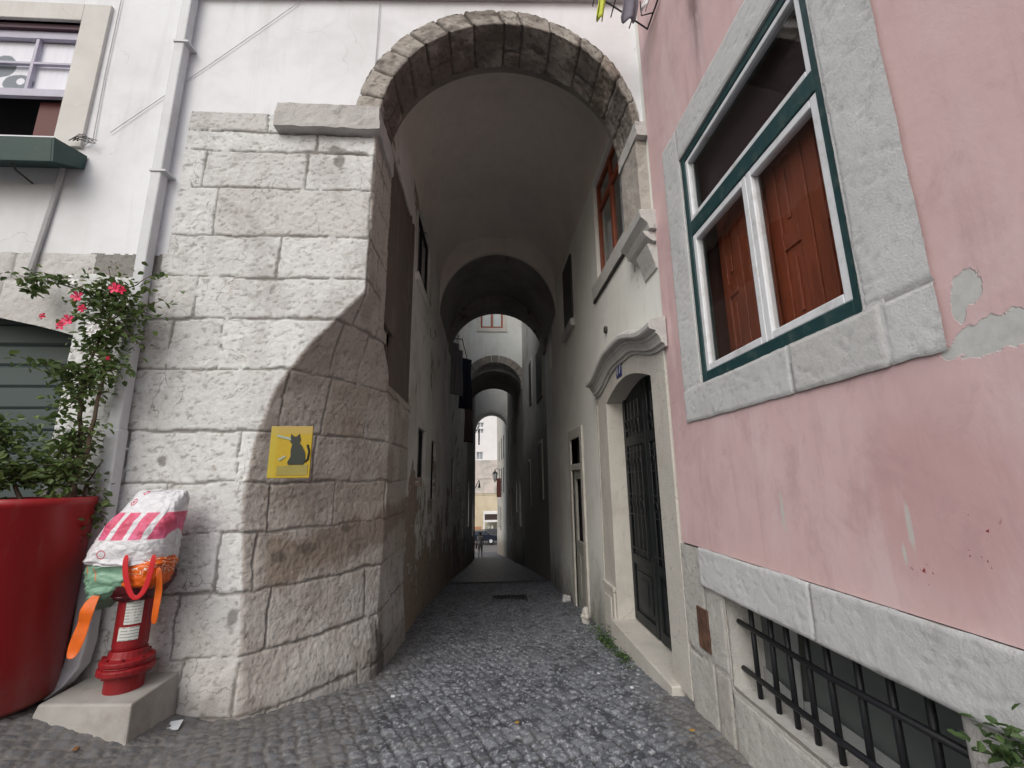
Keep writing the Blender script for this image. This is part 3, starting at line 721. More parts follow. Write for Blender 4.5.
recess(house, XR, 1, *rwin2, frame='boards', sill=.08, dark_fill='darkshut', label='dark shuttered window deep in the right alley wall')
recess(house, 1.63, 1, 10.15, 10.75, 4.2, 5.4, label='dark window in the right wall beyond the first vault', glassy=False)
# round vent hole & small wall bits
bm = bmesh.new(); tube(bm, [(1.47, 5.25, 3.38), (1.56, 5.25, 3.38)], .045, 14); obj('vent_pipe', bm, M['darkwire'], house)

def arch_bm(y, x0, x1, cx, r_, zs, ztop, th, rise):
    bm = bmesh.new()
    prism(bm, [(x0, zs), (x0, ztop), (x1, ztop), (x1, zs)] + arc(cx, zs, r_, rise, 0, PI, 30), 'Y', y, y+th); return bm
# first vault and second vault, both plastered
def vault(parent, xl, xr, zs, zcwn, ya, yb, mat, ztop, name='vault', n=36, p=2.0):
    cx = (xl+xr)/2; r = (xr-xl)/2
    prof = [(cx - r*(abs(math.cos(a))**(2/p))*(1 if math.cos(a) > 0 else -1), zs+(zcwn-zs)*(math.sin(a)**(2/p))) for a in [PI*i/n for i in range(n+1)]]
    bm = bmesh.new(); prism(bm, prof+[(xr, ztop), (xl, ztop)], 'Y', ya, yb)
    o = obj(name, bm, mat, parent)
    return o
vault(house, XL, XR, 5.70, 6.90, 4.161, 9.2, M['vault'], 7.19, p=2.3)
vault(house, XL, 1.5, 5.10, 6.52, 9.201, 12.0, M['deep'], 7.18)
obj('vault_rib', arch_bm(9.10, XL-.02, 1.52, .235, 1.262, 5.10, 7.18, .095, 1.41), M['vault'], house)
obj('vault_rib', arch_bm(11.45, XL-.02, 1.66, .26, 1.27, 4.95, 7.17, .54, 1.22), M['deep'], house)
obj('upper_storey', boxes((-7, 1.5, YF+.33, 12, 7.21, 8.6), (1.501, 4, 3.5, 12, 7.21, 8.6)), M['deepface'], house)
obj('left_rooms', boxes((-7, -5.5, 4.2, 12, -.6, 7.2), (-5.5, -1.7, 7.7, 12, 2.4, 7.2)), M['dark_in'], house)

# ---- door no 17 : stone frame, hood cornice, leaf
dr = empty('door_surround', (1.5, 4.6, 0)); dr.parent = house; dr.location = Vector((1.5, 4.6, 0))-house.location
def darc(y0, y1, z, rise, n=14): return [(y0+(y1-y0)*i/n, z+rise*math.sin(PI*i/n)) for i in range(n+1)]
bm = bmesh.new()
outer = [(3.52, -.02), (3.85, -.02)] + darc(3.85, 5.38, 2.46, .16) + [(5.38, -.25), (5.88, -.34), (5.88, 2.72), (4.9, 2.86), (4.2, 2.86), (3.52, 2.72)]
prism(bm, outer, 'X', 1.475, 1.70)
obj('stone_frame', bm, M['limest2'], dr, bevel=.006)
bm = bmesh.new()
prism(bm, [(5.42, -.28), (5.86, -.34), (5.86, .28), (5.42, .28)], 'X', 1.45, 1.474); prism(bm, [(5.50, -.12), (5.78, -.16), (5.78, .20), (5.50, .20)], 'X', 1.435, 1.449)
prism(bm, [(5.40, .281), (5.88, .281), (5.88, .33), (5.40, .33)], 'X', 1.44, 1.474)
prism(bm, [(5.90, -.34), (5.82, 2.5), (5.78, 2.5), (5.86, .34)], 'X', 1.462, 1.474)
obj('jamb_plinth', bm, M['limest2'], dr, bevel=.008)
def hood(yv):
    c = 4.62; k = abs(yv-c)
    if k > 1.07: return 2.78
    t_ = (1.07-k)/1.07
    return 2.78 + .175*(1-math.cos(PI*min(1, t_*1.25)))/2
bm = bmesh.new()
prof = [(1.475, -.17), (1.455, -.17), (1.45, -.145), (1.425, -.135), (1.42, -.11), (1.40, -.07), (1.385, -.06), (1.385, -.035), (1.335, -.02), (1.325, -.005), (1.325, .03), (1.345, .055), (1.40, .075), (1.475, .085)]
ys = np.linspace(3.42, 5.82, 49); rings = []
for yv in ys: rings.append([bm.verts.new((x, yv, hood(yv)+z)) for x, z in prof])
for a, b in zip(rings[:-1], rings[1:]):
    for k in range(len(prof)): bm.faces.new((a[k], a[(k+1) % len(prof)], b[(k+1) % len(prof)], b[k]))
bm.faces.new(rings[0]); bm.faces.new(rings[-1][::-1])
obj('hood_cornice', bm, M['impost'], dr)
# threshold
bm = bmesh.new(); prism(bm, [(1.405, 3.72), (1.72, 3.72), (1.72, 5.40), (1.405, 5.42)], 'Z', -.34, .0); obj('threshold', bm, M['limest2'], dr, bevel=.01)
# number plate reading 17
plate = obj('number_plate', boxes((1.466, 1.474, 4.66, 4.86, 2.655, 2.835)), m_plain('enamel_blue', (.02, .03, .16), .3), dr, bevel=.003)
cu = bpy.data.curves.new('digits', 'FONT'); cu.body = '17'; cu.size = .19; cu.align_x = 'CENTER'; cu.align_y = 'CENTER'; cu.extrude = .001
tmp = bpy.data.objects.new('digits_tmp', cu); col.objects.link(tmp); bpy.context.view_layer.update()
me = bpy.data.meshes.new_from_object(tmp.evaluated_get(bpy.context.evaluated_depsgraph_get())); bpy.data.objects.remove(tmp)
me.transform(Matrix.Translation((1.464, 4.76, 2.745)) @ Matrix(((0, 0, -1, 0), (-1, 0, 0, 0), (0, 1, 0, 0), (0, 0, 0, 1))))
link('digits', me, m_plain('enamel_white', (.8, .8, .8), .3), plate)
# iron door leaf
M['doorgreen'] = m_plain('black_green_door', (.009, .012, .014), .5, .25, 10, .1)
leaf = obj('door_leaf', boxes((1.69, 1.73, 3.86, 5.37, .005, 2.66)), M['doorgreen'], dr)
bm = bmesh.new()
for ya, yb in ((3.88, 4.60), (4.64, 5.36)):
    box(bm, 1.668, 1.689, ya, ya+.07, .02, 2.6); box(bm, 1.668, 1.689, yb-.07, yb, .02, 2.6)
    for za, zb in ((.02, .12), (.62, .72), (1.92, 2.03)): box(bm, 1.668, 1.689, ya+.07, yb-.07, za, zb)
    box(bm, 1.676, 1.689, ya+.14, yb-.14, .19, .55); box(bm, 1.668, 1.689, ya+.24, yb-.24, .25, .49)
obj('door_panelling', bm, M['doorgreen'], leaf, bevel=.004)
bm = bmesh.new()
for ya, yb in ((3.88, 4.60), (4.64, 5.36)):
    for k in range(5):
        yy = ya+.12+(yb-ya-.24)*k/4; tube(bm, [(1.655, yy, .74), (1.655, yy, 1.90)], .008, 6)
        tube(bm, [(1.655, yy, 2.05), (1.655, yy, 2.42)], .007, 6)
    for z in (.80, 1.16, 1.38, 1.62, 1.84, 2.10, 2.22): tube(bm, [(1.652, ya+.08, z), (1.652, yb-.08, z)], .007, 6)
    for k in range(4):
        yy = ya+.12+(yb-ya-.24)*(k+.5)/4
        for zc_ in (1.27, 1.73, 2.16):
            tube(bm, [(1.650, yy+.05*math.cos(q*PI/5), zc_+.05*math.sin(q*PI/5)) for q in range(11)], .006, 5)
obj('iron_grille', bm, M['black'], leaf)
# far door in right wall
fd = empty('side_door', (1.5, 7.5, -.4)); fd.parent = house; fd.location = Vector((1.5, 7.5, -.4))-house.location
a, b, z0, z1 = fdoor
obj('stone_frame', boxes((1.47, 1.64, a-.16, a, -.5, z1+.16), (1.47, 1.64, b, b+.16, -.6, z1+.16), (1.47, 1.64, a, b, z1, z1+.16), (1.474, 1.64, a, b, 1.70, 1.80)), M['limest2'], fd, bevel=.006)
M['greydoor'] = m_plain('faded_grey_door', (.36, .36, .33), .7, .15, 10, .3, dirt=(.2, .17, .14))
dl = obj('door_leaf', boxes((1.52, 1.56, a, b, -.5, .55), (1.52, 1.56, a, a+.12, .55, 1.7), (1.52, 1.56, b-.12, b, .55, 1.7), (1.52, 1.56, a+.12, b-.12, 1.55, 1.7)), M['greydoor'], fd, bevel=.004)
obj('raised_panel', boxes((1.505, 1.519, a+.12, a+.36, -.3, .35), (1.505, 1.519, b-.36, b-.12, -.3, .35)), M['greydoor'], dl, bevel=.006)
obj('dark_interior', boxes((1.60, 1.63, a, b, -.5, 2.3)), M['dark_in'], fd)

# ------------------------------------------------------------------ pink house
pink = empty('pink_house', (1.5, 1.8, 0), 'pink rendered house with a big stone framed window and barred cellar opening', 'house')
PW = dict(y0=1.57, y1=2.93, z0=2.18, z1=3.95)
bm = bmesh.new()
wall_mesh(bm, (XR-.012, -2.5), (XR-.012, 3.497), 1.075, 7.2, .4, [(PW['y0']+2.5-.1, PW['y1']+2.5+.1, PW['z0']-.1, PW['z1']+.1)])
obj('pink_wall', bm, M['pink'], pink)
bm = bmesh.new(); box(bm, XR+.39, 4.5, -2.5, 3.499, 4.2, 7.2); box(bm, XR+1.5, 4.5, -2.5, 3.499, -.3, 4.2); box(bm, XR, 4.5, -2.5, 3.499, 7.2, 8.6); obj('house_body', bm, M['dark_in'], pink)
# window surround as hewn stones: Y-range, Z-range
def flat_stone(name, parent, blocks, y0, y1, z0, z1, x, mat, seed, keep=None, res=.012, depth=.006, rough=.0011, jw=.007, thick=.1, wob=.008):
    def sf(U, V):
        P = np.stack([np.full(U.shape, x), U, V], -1); N = np.zeros(U.shape+(3,)); N[..., 0] = -1
        e = np.minimum(np.minimum(U-y0, y1-U), np.minimum(V-z0, z1-V))
        P[..., 0] += .007*(1-sstep(e, 0, .010)) 
        # slightly ragged outline
        P[..., 1] += .006*fbm(V*7, U*2, seed+4, 3)*(1-sstep(e, 0, .03)); P[..., 2] += .006*fbm(U*7, V*2, seed+6, 3)*(1-sstep(e, 0, .03))
        return P, N
    return masonry(name, np.arange(y1, y0-.001, -res), np.arange(z0, z1+.001, res), sf, blocks, mat, parent, depth=depth, rough=rough, jw=jw, seed=seed, keep=keep, wob=wob)
wy0, wy1, wz0, wz1 = 1.28, 3.21, 1.945, 4.24
sb = [(wy0-.05, PW['y0'], 2.19, 4.4), (PW['y1'], wy1+.05, 2.19, 4.4), (PW['y0'], PW['y1'], PW['z1'], 4.4), (wy0-.05, 1.50, wz0-.05, 2.19), (1.50, 2.02, wz0-.05, 2.19), (2.02, wy1+.05, wz0-.05, 2.19)]
win = empty('window', (1.5, 2.25, 2.18)); win.parent = pink; win.location = Vector((1.5, 2.25, 2.18))-pink.location
tag(win, 'large window with dark green frame, white sashes and red brown inner shutters')
flat_stone('stone_surround', win, sb, wy0, wy1, wz0, wz1, XR-.028, M['limest'], 21, keep=lambda U, V: ~((U < PW['y1']) & (U > PW['y0']+.012) & (V > PW['z0']) & (V < PW['z1']-.012)))
bm = bmesh.new()   # reveals and the flanks of the stones
a, b, z0, z1 = PW['y0'], PW['y1'], PW['z0'], PW['z1']
box(bm, XR-.024, XR+.12, a-.09, a, z0, z1); box(bm, XR-.024, XR+.12, b, b+.09, z0, z1); box(bm, XR-.024, XR+.12, a-.09, b+.09, z0-.09, z0); box(bm, XR-.024, XR+.12, a-.09, b+.09, z1, z1+.09)
obj('reveal', bm, M['limest'], win)
def yz(x0, x1, L): return boxes(*[(x0, x1, *q) for q in L])
fx0, fx1 = XR+.0, XR+.09
obj('green_frame', yz(fx0-.01, fx1, [(a, a+.055, z0, z1), (b-.055, b, z0, z1), (a+.055, b-.055, z0, z0+.075), (a+.055, b-.055, z1-.055, z1), (a+.055, b-.055, 3.275, 3.385)]), M['greenframe'], win, bevel=.004)
def sashpart(name, ya, yb, za, zb, fw=.045):
    s = obj(name, yz(fx0-.004, fx0+.045, [(ya, ya+fw, za, zb), (yb-fw, yb, za, zb), (ya+fw, yb-fw, za, za+fw), (ya+fw, yb-fw, zb-fw, zb)]), M['whitepaint'], win, bevel=.006)
    obj('pane', yz(fx0+.018, fx0+.024, [(ya+fw, yb-fw, za+fw, zb-fw)]), M['glass'], s); return s
sashpart('transom_light', a+.057, b-.057, 3.388, z1-.057, .035)
sashpart('sash', a+.057, 2.198, z0+.077, 3.272); sashpart('sash', 2.202, b-.057, z0+.077, 3.272)
def shutter(ya, yb, x, rot):
    Mx = Matrix.Translation((x, ya, 0)) @ Matrix.Rotation(rot, 4, 'Z')
    w_ = yb-ya; bm = bmesh.new()
    def q(x0, x1, y0_, y1_, za, zb): box(bm, x0, x1, y0_, y1_, za, zb, Mx)
    st = .085
    q(0, .03, 0, st, 2.2, 3.36); q(0, .03, w_-st, w_, 2.2, 3.36)
    for za, zb in ((2.2, 2.32), (2.74, 2.84), (3.26, 3.36)): q(0, .03, st, w_-st, za, zb)
    q(.012, .022, st, w_-st, 2.32, 3.26)
    for za, zb in ((2.38, 2.68), (2.90, 3.20)): q(.002, .012, st+.05, w_-st-.05, za, zb)
    s = obj('inner_shutter', bm, M['redwood'], win, bevel=.005)
    return s
shutter(1.60, 1.90, XR+.11, 0); shutter(1.905, 2.2, XR+.105, .0); shutter(2.23, 2.53, XR+.11, -.05); shutter(2.54, 2.84, XR+.125, -.12)
obj('window_room', boxes((XR+.6, XR+.62, 1.3, 3.2, 2.0, 4.1), (XR+.12, XR+.6, b+.02, b+.04, 2.0, 4.1), (XR+.12, XR+.6, a-.04, a-.02, 2.0, 4.1), (XR+.12, XR+.6, a, b, 2.1, 2.15), (XR+.12, XR+.6, a, b, 4.0, 4.05)), M['brown_in'], win)
obj('transom_board', boxes((XR+.12, XR+.14, a, b, 3.37, 3.95)), m_plain('purple_dark_board', (.035, .018, .022), .5), win)

# plinth: white lintel band + corner stones + cellar opening
pb = [(-1.0, .55, .83, 1.2), (.55, 2.08, .83, 1.2), (2.08, 3.17, .83, 1.2), (3.17, 3.6, .36, 1.2),
      (2.93, 3.17, .36, .83), (2.93, 3.12, -.4, .36), (3.12, 3.6, -.4, .36), (1.3, 2.93, -.4, .30), (.9, 1.50, .30, .83), (-1, .9, .3, .83), (-1, 1.3, -.4, .3)]
pl = empty('cellar_plinth', (1.5, 2.2, 0)); pl.parent = pink; pl.location = Vector((1.5, 2.2, 0))-pink.location
flat_stone('lintel_band', pl, pb, -.6, 3.175, .83, 1.085, XR-.055, M['limest'], 33, res=.011, rough=.0016)
flat_stone('plinth_stones', pl, pb, -.6, 3.50, -.35, 1.075, XR-.030, M['plinth'], 35, res=.013, rough=.003, depth=.010, jw=.011,
           keep=lambda U, V: ~((U < 2.92) & (U > 1.505) & (V > .315) & (V < .83)) & ~((V > .85) & (U < 3.14)))
bm = bmesh.new(); box(bm, XR-.02, XR+.30, 2.925, 3.1, .2, .9); box(bm, XR-.02, XR+.30, 1.4, 1.498, .2, .9); box(bm, XR-.044, XR+.30, -.6, 3.17, .832, 1.07); box(bm, XR-.02, XR+.30, 1.4, 3.1, .10, .305); box(bm, XR-.018, XR+.3, 3.1, 3.49, -.3, 1.06)
obj('opening_reveal', bm, M['plinth'], pl)
ci = empty('cellar_window', (1.6, 2.2, .55)); ci.parent = pink; ci.location = Vector((1.6, 2.2, .55))-pink.location
bm = bmesh.new()
for k in range(9): 
    yy = 2.80-.155*k+.012*math.sin(k*5); tube(bm, [(1.575, yy, .30), (1.575+.004*math.sin(k), yy+.008*math.cos(k*3), .84)], .0145, 8)
tube(bm, [(1.558, 2.95, .68), (1.553, 2.2, .66), (1.558, 1.48, .67)], .015, 8); tube(bm, [(1.558, 2.95, .42), (1.553, 2.2, .41), (1.558, 1.48, .42)], .015, 8)
obj('iron_bars', bm, M['black'], ci, smooth=True)
t = NT('dusty_cellar_board'); p = t.pos(); n1 = t.noise(t.map(p, (1, 1, .6)), 3, 6, .7)
M['cellarboard'] = t.done(t.mix(n1, (.07, .08, .08), (.15, .165, .16)), .55, t.bump(n1, .2, .01), 0, .4)
obj('board', boxes((1.70, 1.72, 1.45, 2.98, .25, .88)), M['cellarboard'], ci)
bm = bmesh.new(); prism(bm, [(2.62, .30), (2.56, .32), (2.52, .83), (2.60, .83)], 'X', 1.66, 1.665); prism(bm, [(2.90, .31), (1.9, .31), (1.9, .40), (2.5, .41), (2.6, .38), (2.9, .43)], 'X', 1.67, 1.675)
obj('torn_sheet', bm, m_plain('grey_film', (.30, .31, .31), .5), ci)
# rusty hatch
obj('rusty_hatch', boxes((XR-.042, XR-.02, 3.14, 3.29, .42, .68)), m_plain('rusty_iron', (.085, .045, .032), .85, .6, 20, .5, dirt=(.26, .13, .07), dscale=12), pl, bevel=.004)

# ------------------------------------------------------------------ deeper alley
deep = empty('alley_house', (-1.2, 15.7, -1.5), 'tall dark stained house lining the left side of the alley', 'house')
bm = bmesh.new()
wall_mesh(bm, (XL, 12.001), (-.86, 19.5), -2.5, 11, -.5, [(1.0, 1.8, 1.0, 2.2), (2.8, 3.6, 1.2, 2.6), (4.8, 5.5, -1.6, .8), (2, 2.8, 5, 6.4)])
obj('wall', bm, M['alley_l'], deep)
for q, (a, b, z0, z1) in enumerate(((13, 13.8, 1.0, 2.2), (14.8, 15.6, 1.2, 2.6), (16.8, 17.5, -1.6, .8))):
    recess(deep, -1.0, -1, a, b, z0, z1, glassy=False, mull=0)
deepr = empty('alley_house', (1.9, 15.7, -1.5), 'grey plastered house with tall windows lining the right side of the alley', 'house')
bm = bmesh.new()
wall_mesh(bm, (1.62, 12.001), (1.58, 19.5), -2.5, 11, .5, [(1.0, 1.75, 1.0, 2.6), (.6, 1.9, 3.9, 5.5), (3.6, 4.3, 4.2, 5.8), (4.6, 5.2, .6, 2.2)])
obj('wall', bm, M['courtwall'], deepr)
for (a, b, z0, z1) in ((13.0, 13.75, 1.0, 2.6), (12.6, 13.9, 3.9, 5.5), (15.6, 16.3, 4.2, 5.8), (16.6, 17.2, .6, 2.2)):
    recess(deepr, 1.60, 1, a, b, z0, z1, frame='boards', surround=.1, mull=1, dark_fill='darkshut')
# second bridge house
b2 = empty('bridge_house', (.3, 19.5, -2), 'grey house bridging the alley with a red framed window over a stone arch', 'house')
def arch_wall(parent, y, x0, x1, cx, r, zs, ztop, th, mat, holes=(), name='wall', rise=None):
    rise = rise or r
    bm = bmesh.new()
    wall_mesh(bm, (x0, y), (x1, y), zs, ztop, -th, [(cx-r-x0, cx+r-x0, zs, zs+rise+.1)]+[(h[0]-x0, h[1]-x0, h[2], h[3]) for h in holes])
    prism(bm, [(cx-r, zs), (cx-r, zs+rise+.1), (cx+r, zs+rise+.1), (cx+r, zs)] + arc(cx, zs, r*.998, rise, 0, PI, 28), 'Y', y, y+th)
    return obj(name, bm, mat, parent)
def arch_trim(parent, y, cx, r, zs, w, mat, rise=None, n=13, d0=.05):
    rise = rise or r; bm = bmesh.new()
    for k in range(n):
        a0 = PI*k/n+.012; a1 = PI*(k+1)/n-.012
        I = arc(cx, zs, r, rise, a0, a1, 3); O = arc(cx, zs, r+w, rise+w, a1, a0, 3)
        prism(bm, I+O, 'Y', y-d0-.01*random.random(), y+.3)
    return obj('arch_ring', bm, mat, parent)
arch_wall(b2, 19.5, -1.3, 2.1, .36, 1.19, 5.55, 12, .4, M['deepface'], [(-.30, .72, 8.38, 9.6)])
arch_trim(b2, 19.5, .36, 1.19, 5.55, .33, M['ringdark'])
rw = obj('window', boxes((-.30, -.22, 19.56, 19.62, 8.38, 9.6), (.64, .72, 19.56, 19.62, 8.38, 9.6), (.16, .26, 19.56, 19.62, 8.38, 9.6), (-.22, .16, 19.56, 19.62, 8.38, 8.48), (.26, .64, 19.56, 19.62, 8.38, 8.48), (-.22, .16, 19.56, 19.62, 9.5, 9.6), (.26, .64, 19.56, 19.62, 9.5, 9.6)), M['redwood'], b2)
obj('pane', boxes((-.22, .64, 19.60, 19.605, 8.48, 9.5)), M['glass'], rw)
obj('curtain', boxes((-.22, .64, 19.66, 19.665, 8.4, 9.6)), m_plain('pale_curtain', (.55, .6, .6), .9), rw)
obj('surround', boxes((-.48, .90, 19.46, 19.499, 8.20, 8.379), (-.48, -.301, 19.46, 19.499, 8.38, 9.7), (.721, .90, 19.46, 19.499, 8.38, 9.7)), M['limest2'], rw)
vault(b2, -.90, 1.60, 5.45, 6.45, 19.901, 24, M['deep'], 7.2)
obj('upper_rooms', boxes((-1.4, 2.1, 19.901, 24, 7.21, 11)), M['deep'], b2)
bm = bmesh.new(); wall_mesh(bm, (-.86, 19.501), (-.80, 24), -3.5, 7.2, -.5, [(1.2, 1.9, -.5, 1.5)]); wall_mesh(bm, (1.58, 19.501), (1.42, 24), -3.5, 7.2, .5, [(1.2, 1.9, -.5, 1.5), (2.9, 3.5, 0, 1.6)])
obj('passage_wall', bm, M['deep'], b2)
# open court 24..31
cl = empty('court_house', (-1.2, 27.5, -3), 'shadowed house on the left before the last arch of the alley', 'house')
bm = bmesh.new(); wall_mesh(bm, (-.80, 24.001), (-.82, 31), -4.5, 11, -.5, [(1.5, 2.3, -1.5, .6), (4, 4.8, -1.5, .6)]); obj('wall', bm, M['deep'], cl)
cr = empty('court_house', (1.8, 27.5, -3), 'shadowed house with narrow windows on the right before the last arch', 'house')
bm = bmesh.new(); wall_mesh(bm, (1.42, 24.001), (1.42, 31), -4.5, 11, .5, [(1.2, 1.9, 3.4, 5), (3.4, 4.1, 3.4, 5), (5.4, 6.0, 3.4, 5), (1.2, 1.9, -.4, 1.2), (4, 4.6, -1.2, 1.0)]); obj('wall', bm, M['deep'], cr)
for (a, b, z0, z1) in ((25.2, 25.9, 3.4, 5), (27.4, 28.1, 3.4, 5), (29.4, 30.0, 3.4, 5), (25.2, 25.9, -.4, 1.2), (28, 28.6, -1.2, 1.0)): recess(cr, 1.42, 1, a, b, z0, z1, mull=0, glassy=False, dark_fill='darkshut')
# third bridge
b3 = empty('bridge_house', (.3, 31, -3.5), 'plain grey house bridging the alley at its last and smallest visible arch', 'house')
arch_wall(b3, 31, -1.3, 2.1, .32, 1.12, 5.05, 11, 1.6, M['deepface'])
arch_trim(b3, 31, .32, 1.12, 5.05, .18, M['plinth'], n=15)
bm = bmesh.new(); wall_mesh(bm, (-.80, 31.001), (-.86, 33), -4.6, 5.05, -.5); wall_mesh(bm, (1.42, 31.001), (1.38, 33), -4.6, 5.05, .5); obj('passage_wall', bm, M['deep'], b3)
# last lit stretch
lr = empty('corner_house', (1.3, 40, -4.8), 'pale sunlit house with small windows at the lower right end of the alley', 'house')
wh = [(2.2, 2.9, 3.2, 5.0), (4.6, 5.3, 3.2, 5.0), (8.0, 8.7, 3.2, 5.0), (2.2, 2.9, .6, 2.5), (4.6, 5.3, .6, 2.5), (8.0, 8.7, .6, 2.5), (6, 6.6, -2.6, -.7), (8.6, 9.2, -2.6, -.7)]
bm = bmesh.new(); wall_mesh(bm, (1.38, 33.001), (1.0, 45), -6, 9, .5, wh); obj('wall', bm, M['bright'], lr)
for (s0, s1, z0, z1) in wh:
    x = 1.38-.38*(s0/12); recess(lr, x, 1, 33+s0, 33+s1, z0, z1, mull=0, glassy=False, dark_fill='darkshut')
sgn = empty('hanging_sign', (1.35, 38, .1), 'dark red box sign projecting from the corner house wall', 'sign')
obj('sign_box', boxes((.80, 1.16, 37.9, 38.2, .15, 1.68)), m_plain('maroon_sign', (.10, .025, .022), .6), sgn, bevel=.01)
bm = bmesh.new(); tube(bm, [(1.16, 38.05, 1.4), (1.24, 38.05, 1.4)], .03, 6); tube(bm, [(1.16, 38.05, .4), (1.24, 38.05, .4)], .03, 6); obj('wall_bracket', bm, M['black'], sgn)
lp = empty('wall_lantern', (.72, 38.6, 1.4), 'black wrought iron lantern hanging off the corner house wall', 'lantern')
bm = bmesh.new(); lathe(bm, [(.06, 1.42), (.09, 1.5), (.20, 2.05), (.21, 2.08)], (.68, 38.6), 6)
t = NT('lantern_glass'); M['lampglass'] = t.done((.45, .46, .46), .2)
obj('lamp_glass', bm, M['lampglass'], lp)
bm = bmesh.new(); lathe(bm, [(.24, 2.085), (.22, 2.12), (.09, 2.26), (.05, 2.30), (.04, 2.42), (.01, 2.46)], (.68, 38.6), 6)
for k in range(6):
    a = k*PI/3; tube(bm, [(.68+.09*math.cos(a), 38.6+.09*math.sin(a), 1.46), (.68+.215*math.cos(a), 38.6+.215*math.sin(a), 2.09)], .016, 4)
tube(bm, [(.68, 38.6, 2.4), (.9, 38.6, 2.5), (1.17, 38.6, 2.35)], .02, 5); tube(bm, [(.68, 38.6, 1.36), (.68, 38.6, 1.44)], .05, 6)
obj('lamp_frame', bm, M['black'], lp)
# ironwork at end of left wall
for q, (z, yy, lab) in enumerate(((5.1, 30.6, 'dark awning bracket with hanging strap under the last arch'), (1.5, 33.5, 'small black iron lamp bracket on the left corner at the alley end'))):
    o = bmesh.new(); tube(o, [(-.84, yy, z-.5), (-.62, yy, z), (-.58, yy, z+.04), (-.55, yy, z-.15)], .028, 5)
    r_ = obj('wall_bracket', o, M['black']); origin_to(r_, (-.84, yy, z-.5)); tag(r_, lab, 'bracket')
    o = bmesh.new()
    if q == 0: box(o, -.60, -.50, yy-.05, yy+.05, z-1.2, z-.14)
    else: tube(o, [(-.55, yy, z-.14), (-.57, yy, z-.5)], [.05, .11], 6)
    obj('strap' if q == 0 else 'lamp_head', o, M['black'], r_)
# ------------------------------------------------------------------ far side of the lower street
fb = empty('far_building', (0, 60, -5.5), 'white building with small shuttered windows across the lower street', 'building')
M['farwhite'] = m_plaster('far_white_plaster', (.80, .78, .79), (.70, .67, .68), .4)
bm = bmesh.new(); wh = [(-1.36, -.44, 7.9, 8.5), (-1.36, -.44, 8.7, 9.4), (-1.45, -.52, 4.3, 5.35), (2.5, 3.4, 8, 9.4)]
wall_mesh(bm, (-12, 62), (12, 62), 4.2, 17, -.5, [(h[0]+12, h[1]+12, h[2], h[3]) for h in wh]); obj('wall', bm, M['farwhite'], fb)
for h in wh:
    bm = bmesh.new(); W_ = h[1]-h[0]; wall_mesh(bm, (h[0], 62.1), (h[1], 62.1), h[2], h[3], -.1, [(.1, W_/2-.05, h[2]+.08, h[3]-.08), (W_/2+.05, W_-.1, h[2]+.08, h[3]-.08)]); w_ = obj('window', bm, M['whitepaint'], fb)
    obj('pane', boxes((h[0], h[1], 62.25, 62.27, h[2], h[3])), m_plain('grey_pane', (.35, .35, .38), .3), w_)
rt = obj('retaining_wall', boxes((-12, 12, 61, 61.4, -.2, 4.15), (-12, 12, 60.93, 61.0, 1.72, 1.84)), m_plaster('mottled_far_wall', (.62, .55, .52), (.32, .33, .30), 1.0, scale=.6)); origin_to(rt, (0, 61, -.2)); tag(rt, 'mottled pinkish grey terrace wall below the white building', 'wall')
yw = obj('street_wall', boxes((-12, 12, 60.3, 60.7, -5.5, -.25), (-12, 12, 60.22, 60.3, -.34, -.22)), m_plaster('ochre_wall', (.62, .54, .40), (.48, .40, .29), .6)); origin_to(yw, (0, 60.3, -5.5)); tag(yw, 'pale ochre wall along the lower street behind the parked car', 'wall')
ow = obj('low_wall', boxes((-3.5, -.7, 58.8, 59, -5.5, -4.2)), m_plaster('orange_wall', (.48, .25, .15), (.35, .18, .12), .6)); origin_to(ow, (-2, 58.8, -5.5)); tag(ow, 'low terracotta coloured wall left of the kiosk', 'wall')
ks = empty('kiosk', (.7, 57, -5.5), 'small white framed kiosk with dark fascia across the lower street', 'kiosk')
obj('frame', boxes((-.45, -.28, 56.9, 57.1, -5.5, -2.55), (1.9, 2.1, 56.9, 57.1, -5.5, -2.55), (-.45, 2.1, 56.85, 58.6, -2.55, -2.3), (-.28, 1.9, 56.95, 57.08, -3.50, -3.25)), M['farwhite'], ks)
obj('fascia', boxes((-.28, 1.9, 56.97, 57.06, -3.249, -2.551)), m_plain('dark_brown_fascia', (.05, .03, .028), .6), ks)
obj('back_panel', boxes((-.28, 1.9, 58.3, 58.4, -5.5, -2.55)), m_plain('kiosk_wall', (.5, .46, .36), .8), ks)
obj('counter', boxes((-.28, 1.9, 57.05, 57.5, -5.5, -4.35)), m_plain('dark_counter', (.06, .06, .07), .6), ks)
obj('shelf', boxes((.0, .35, 57.6, 57.9, -4.34, -3.75), (.5, .8, 57.6, 57.9, -4.34, -3.9)), m_plain('pale_goods', (.6, .6, .55), .7), ks)
pt = obj('potted_shrub', bmesh.new(), M['stem']) if False else None
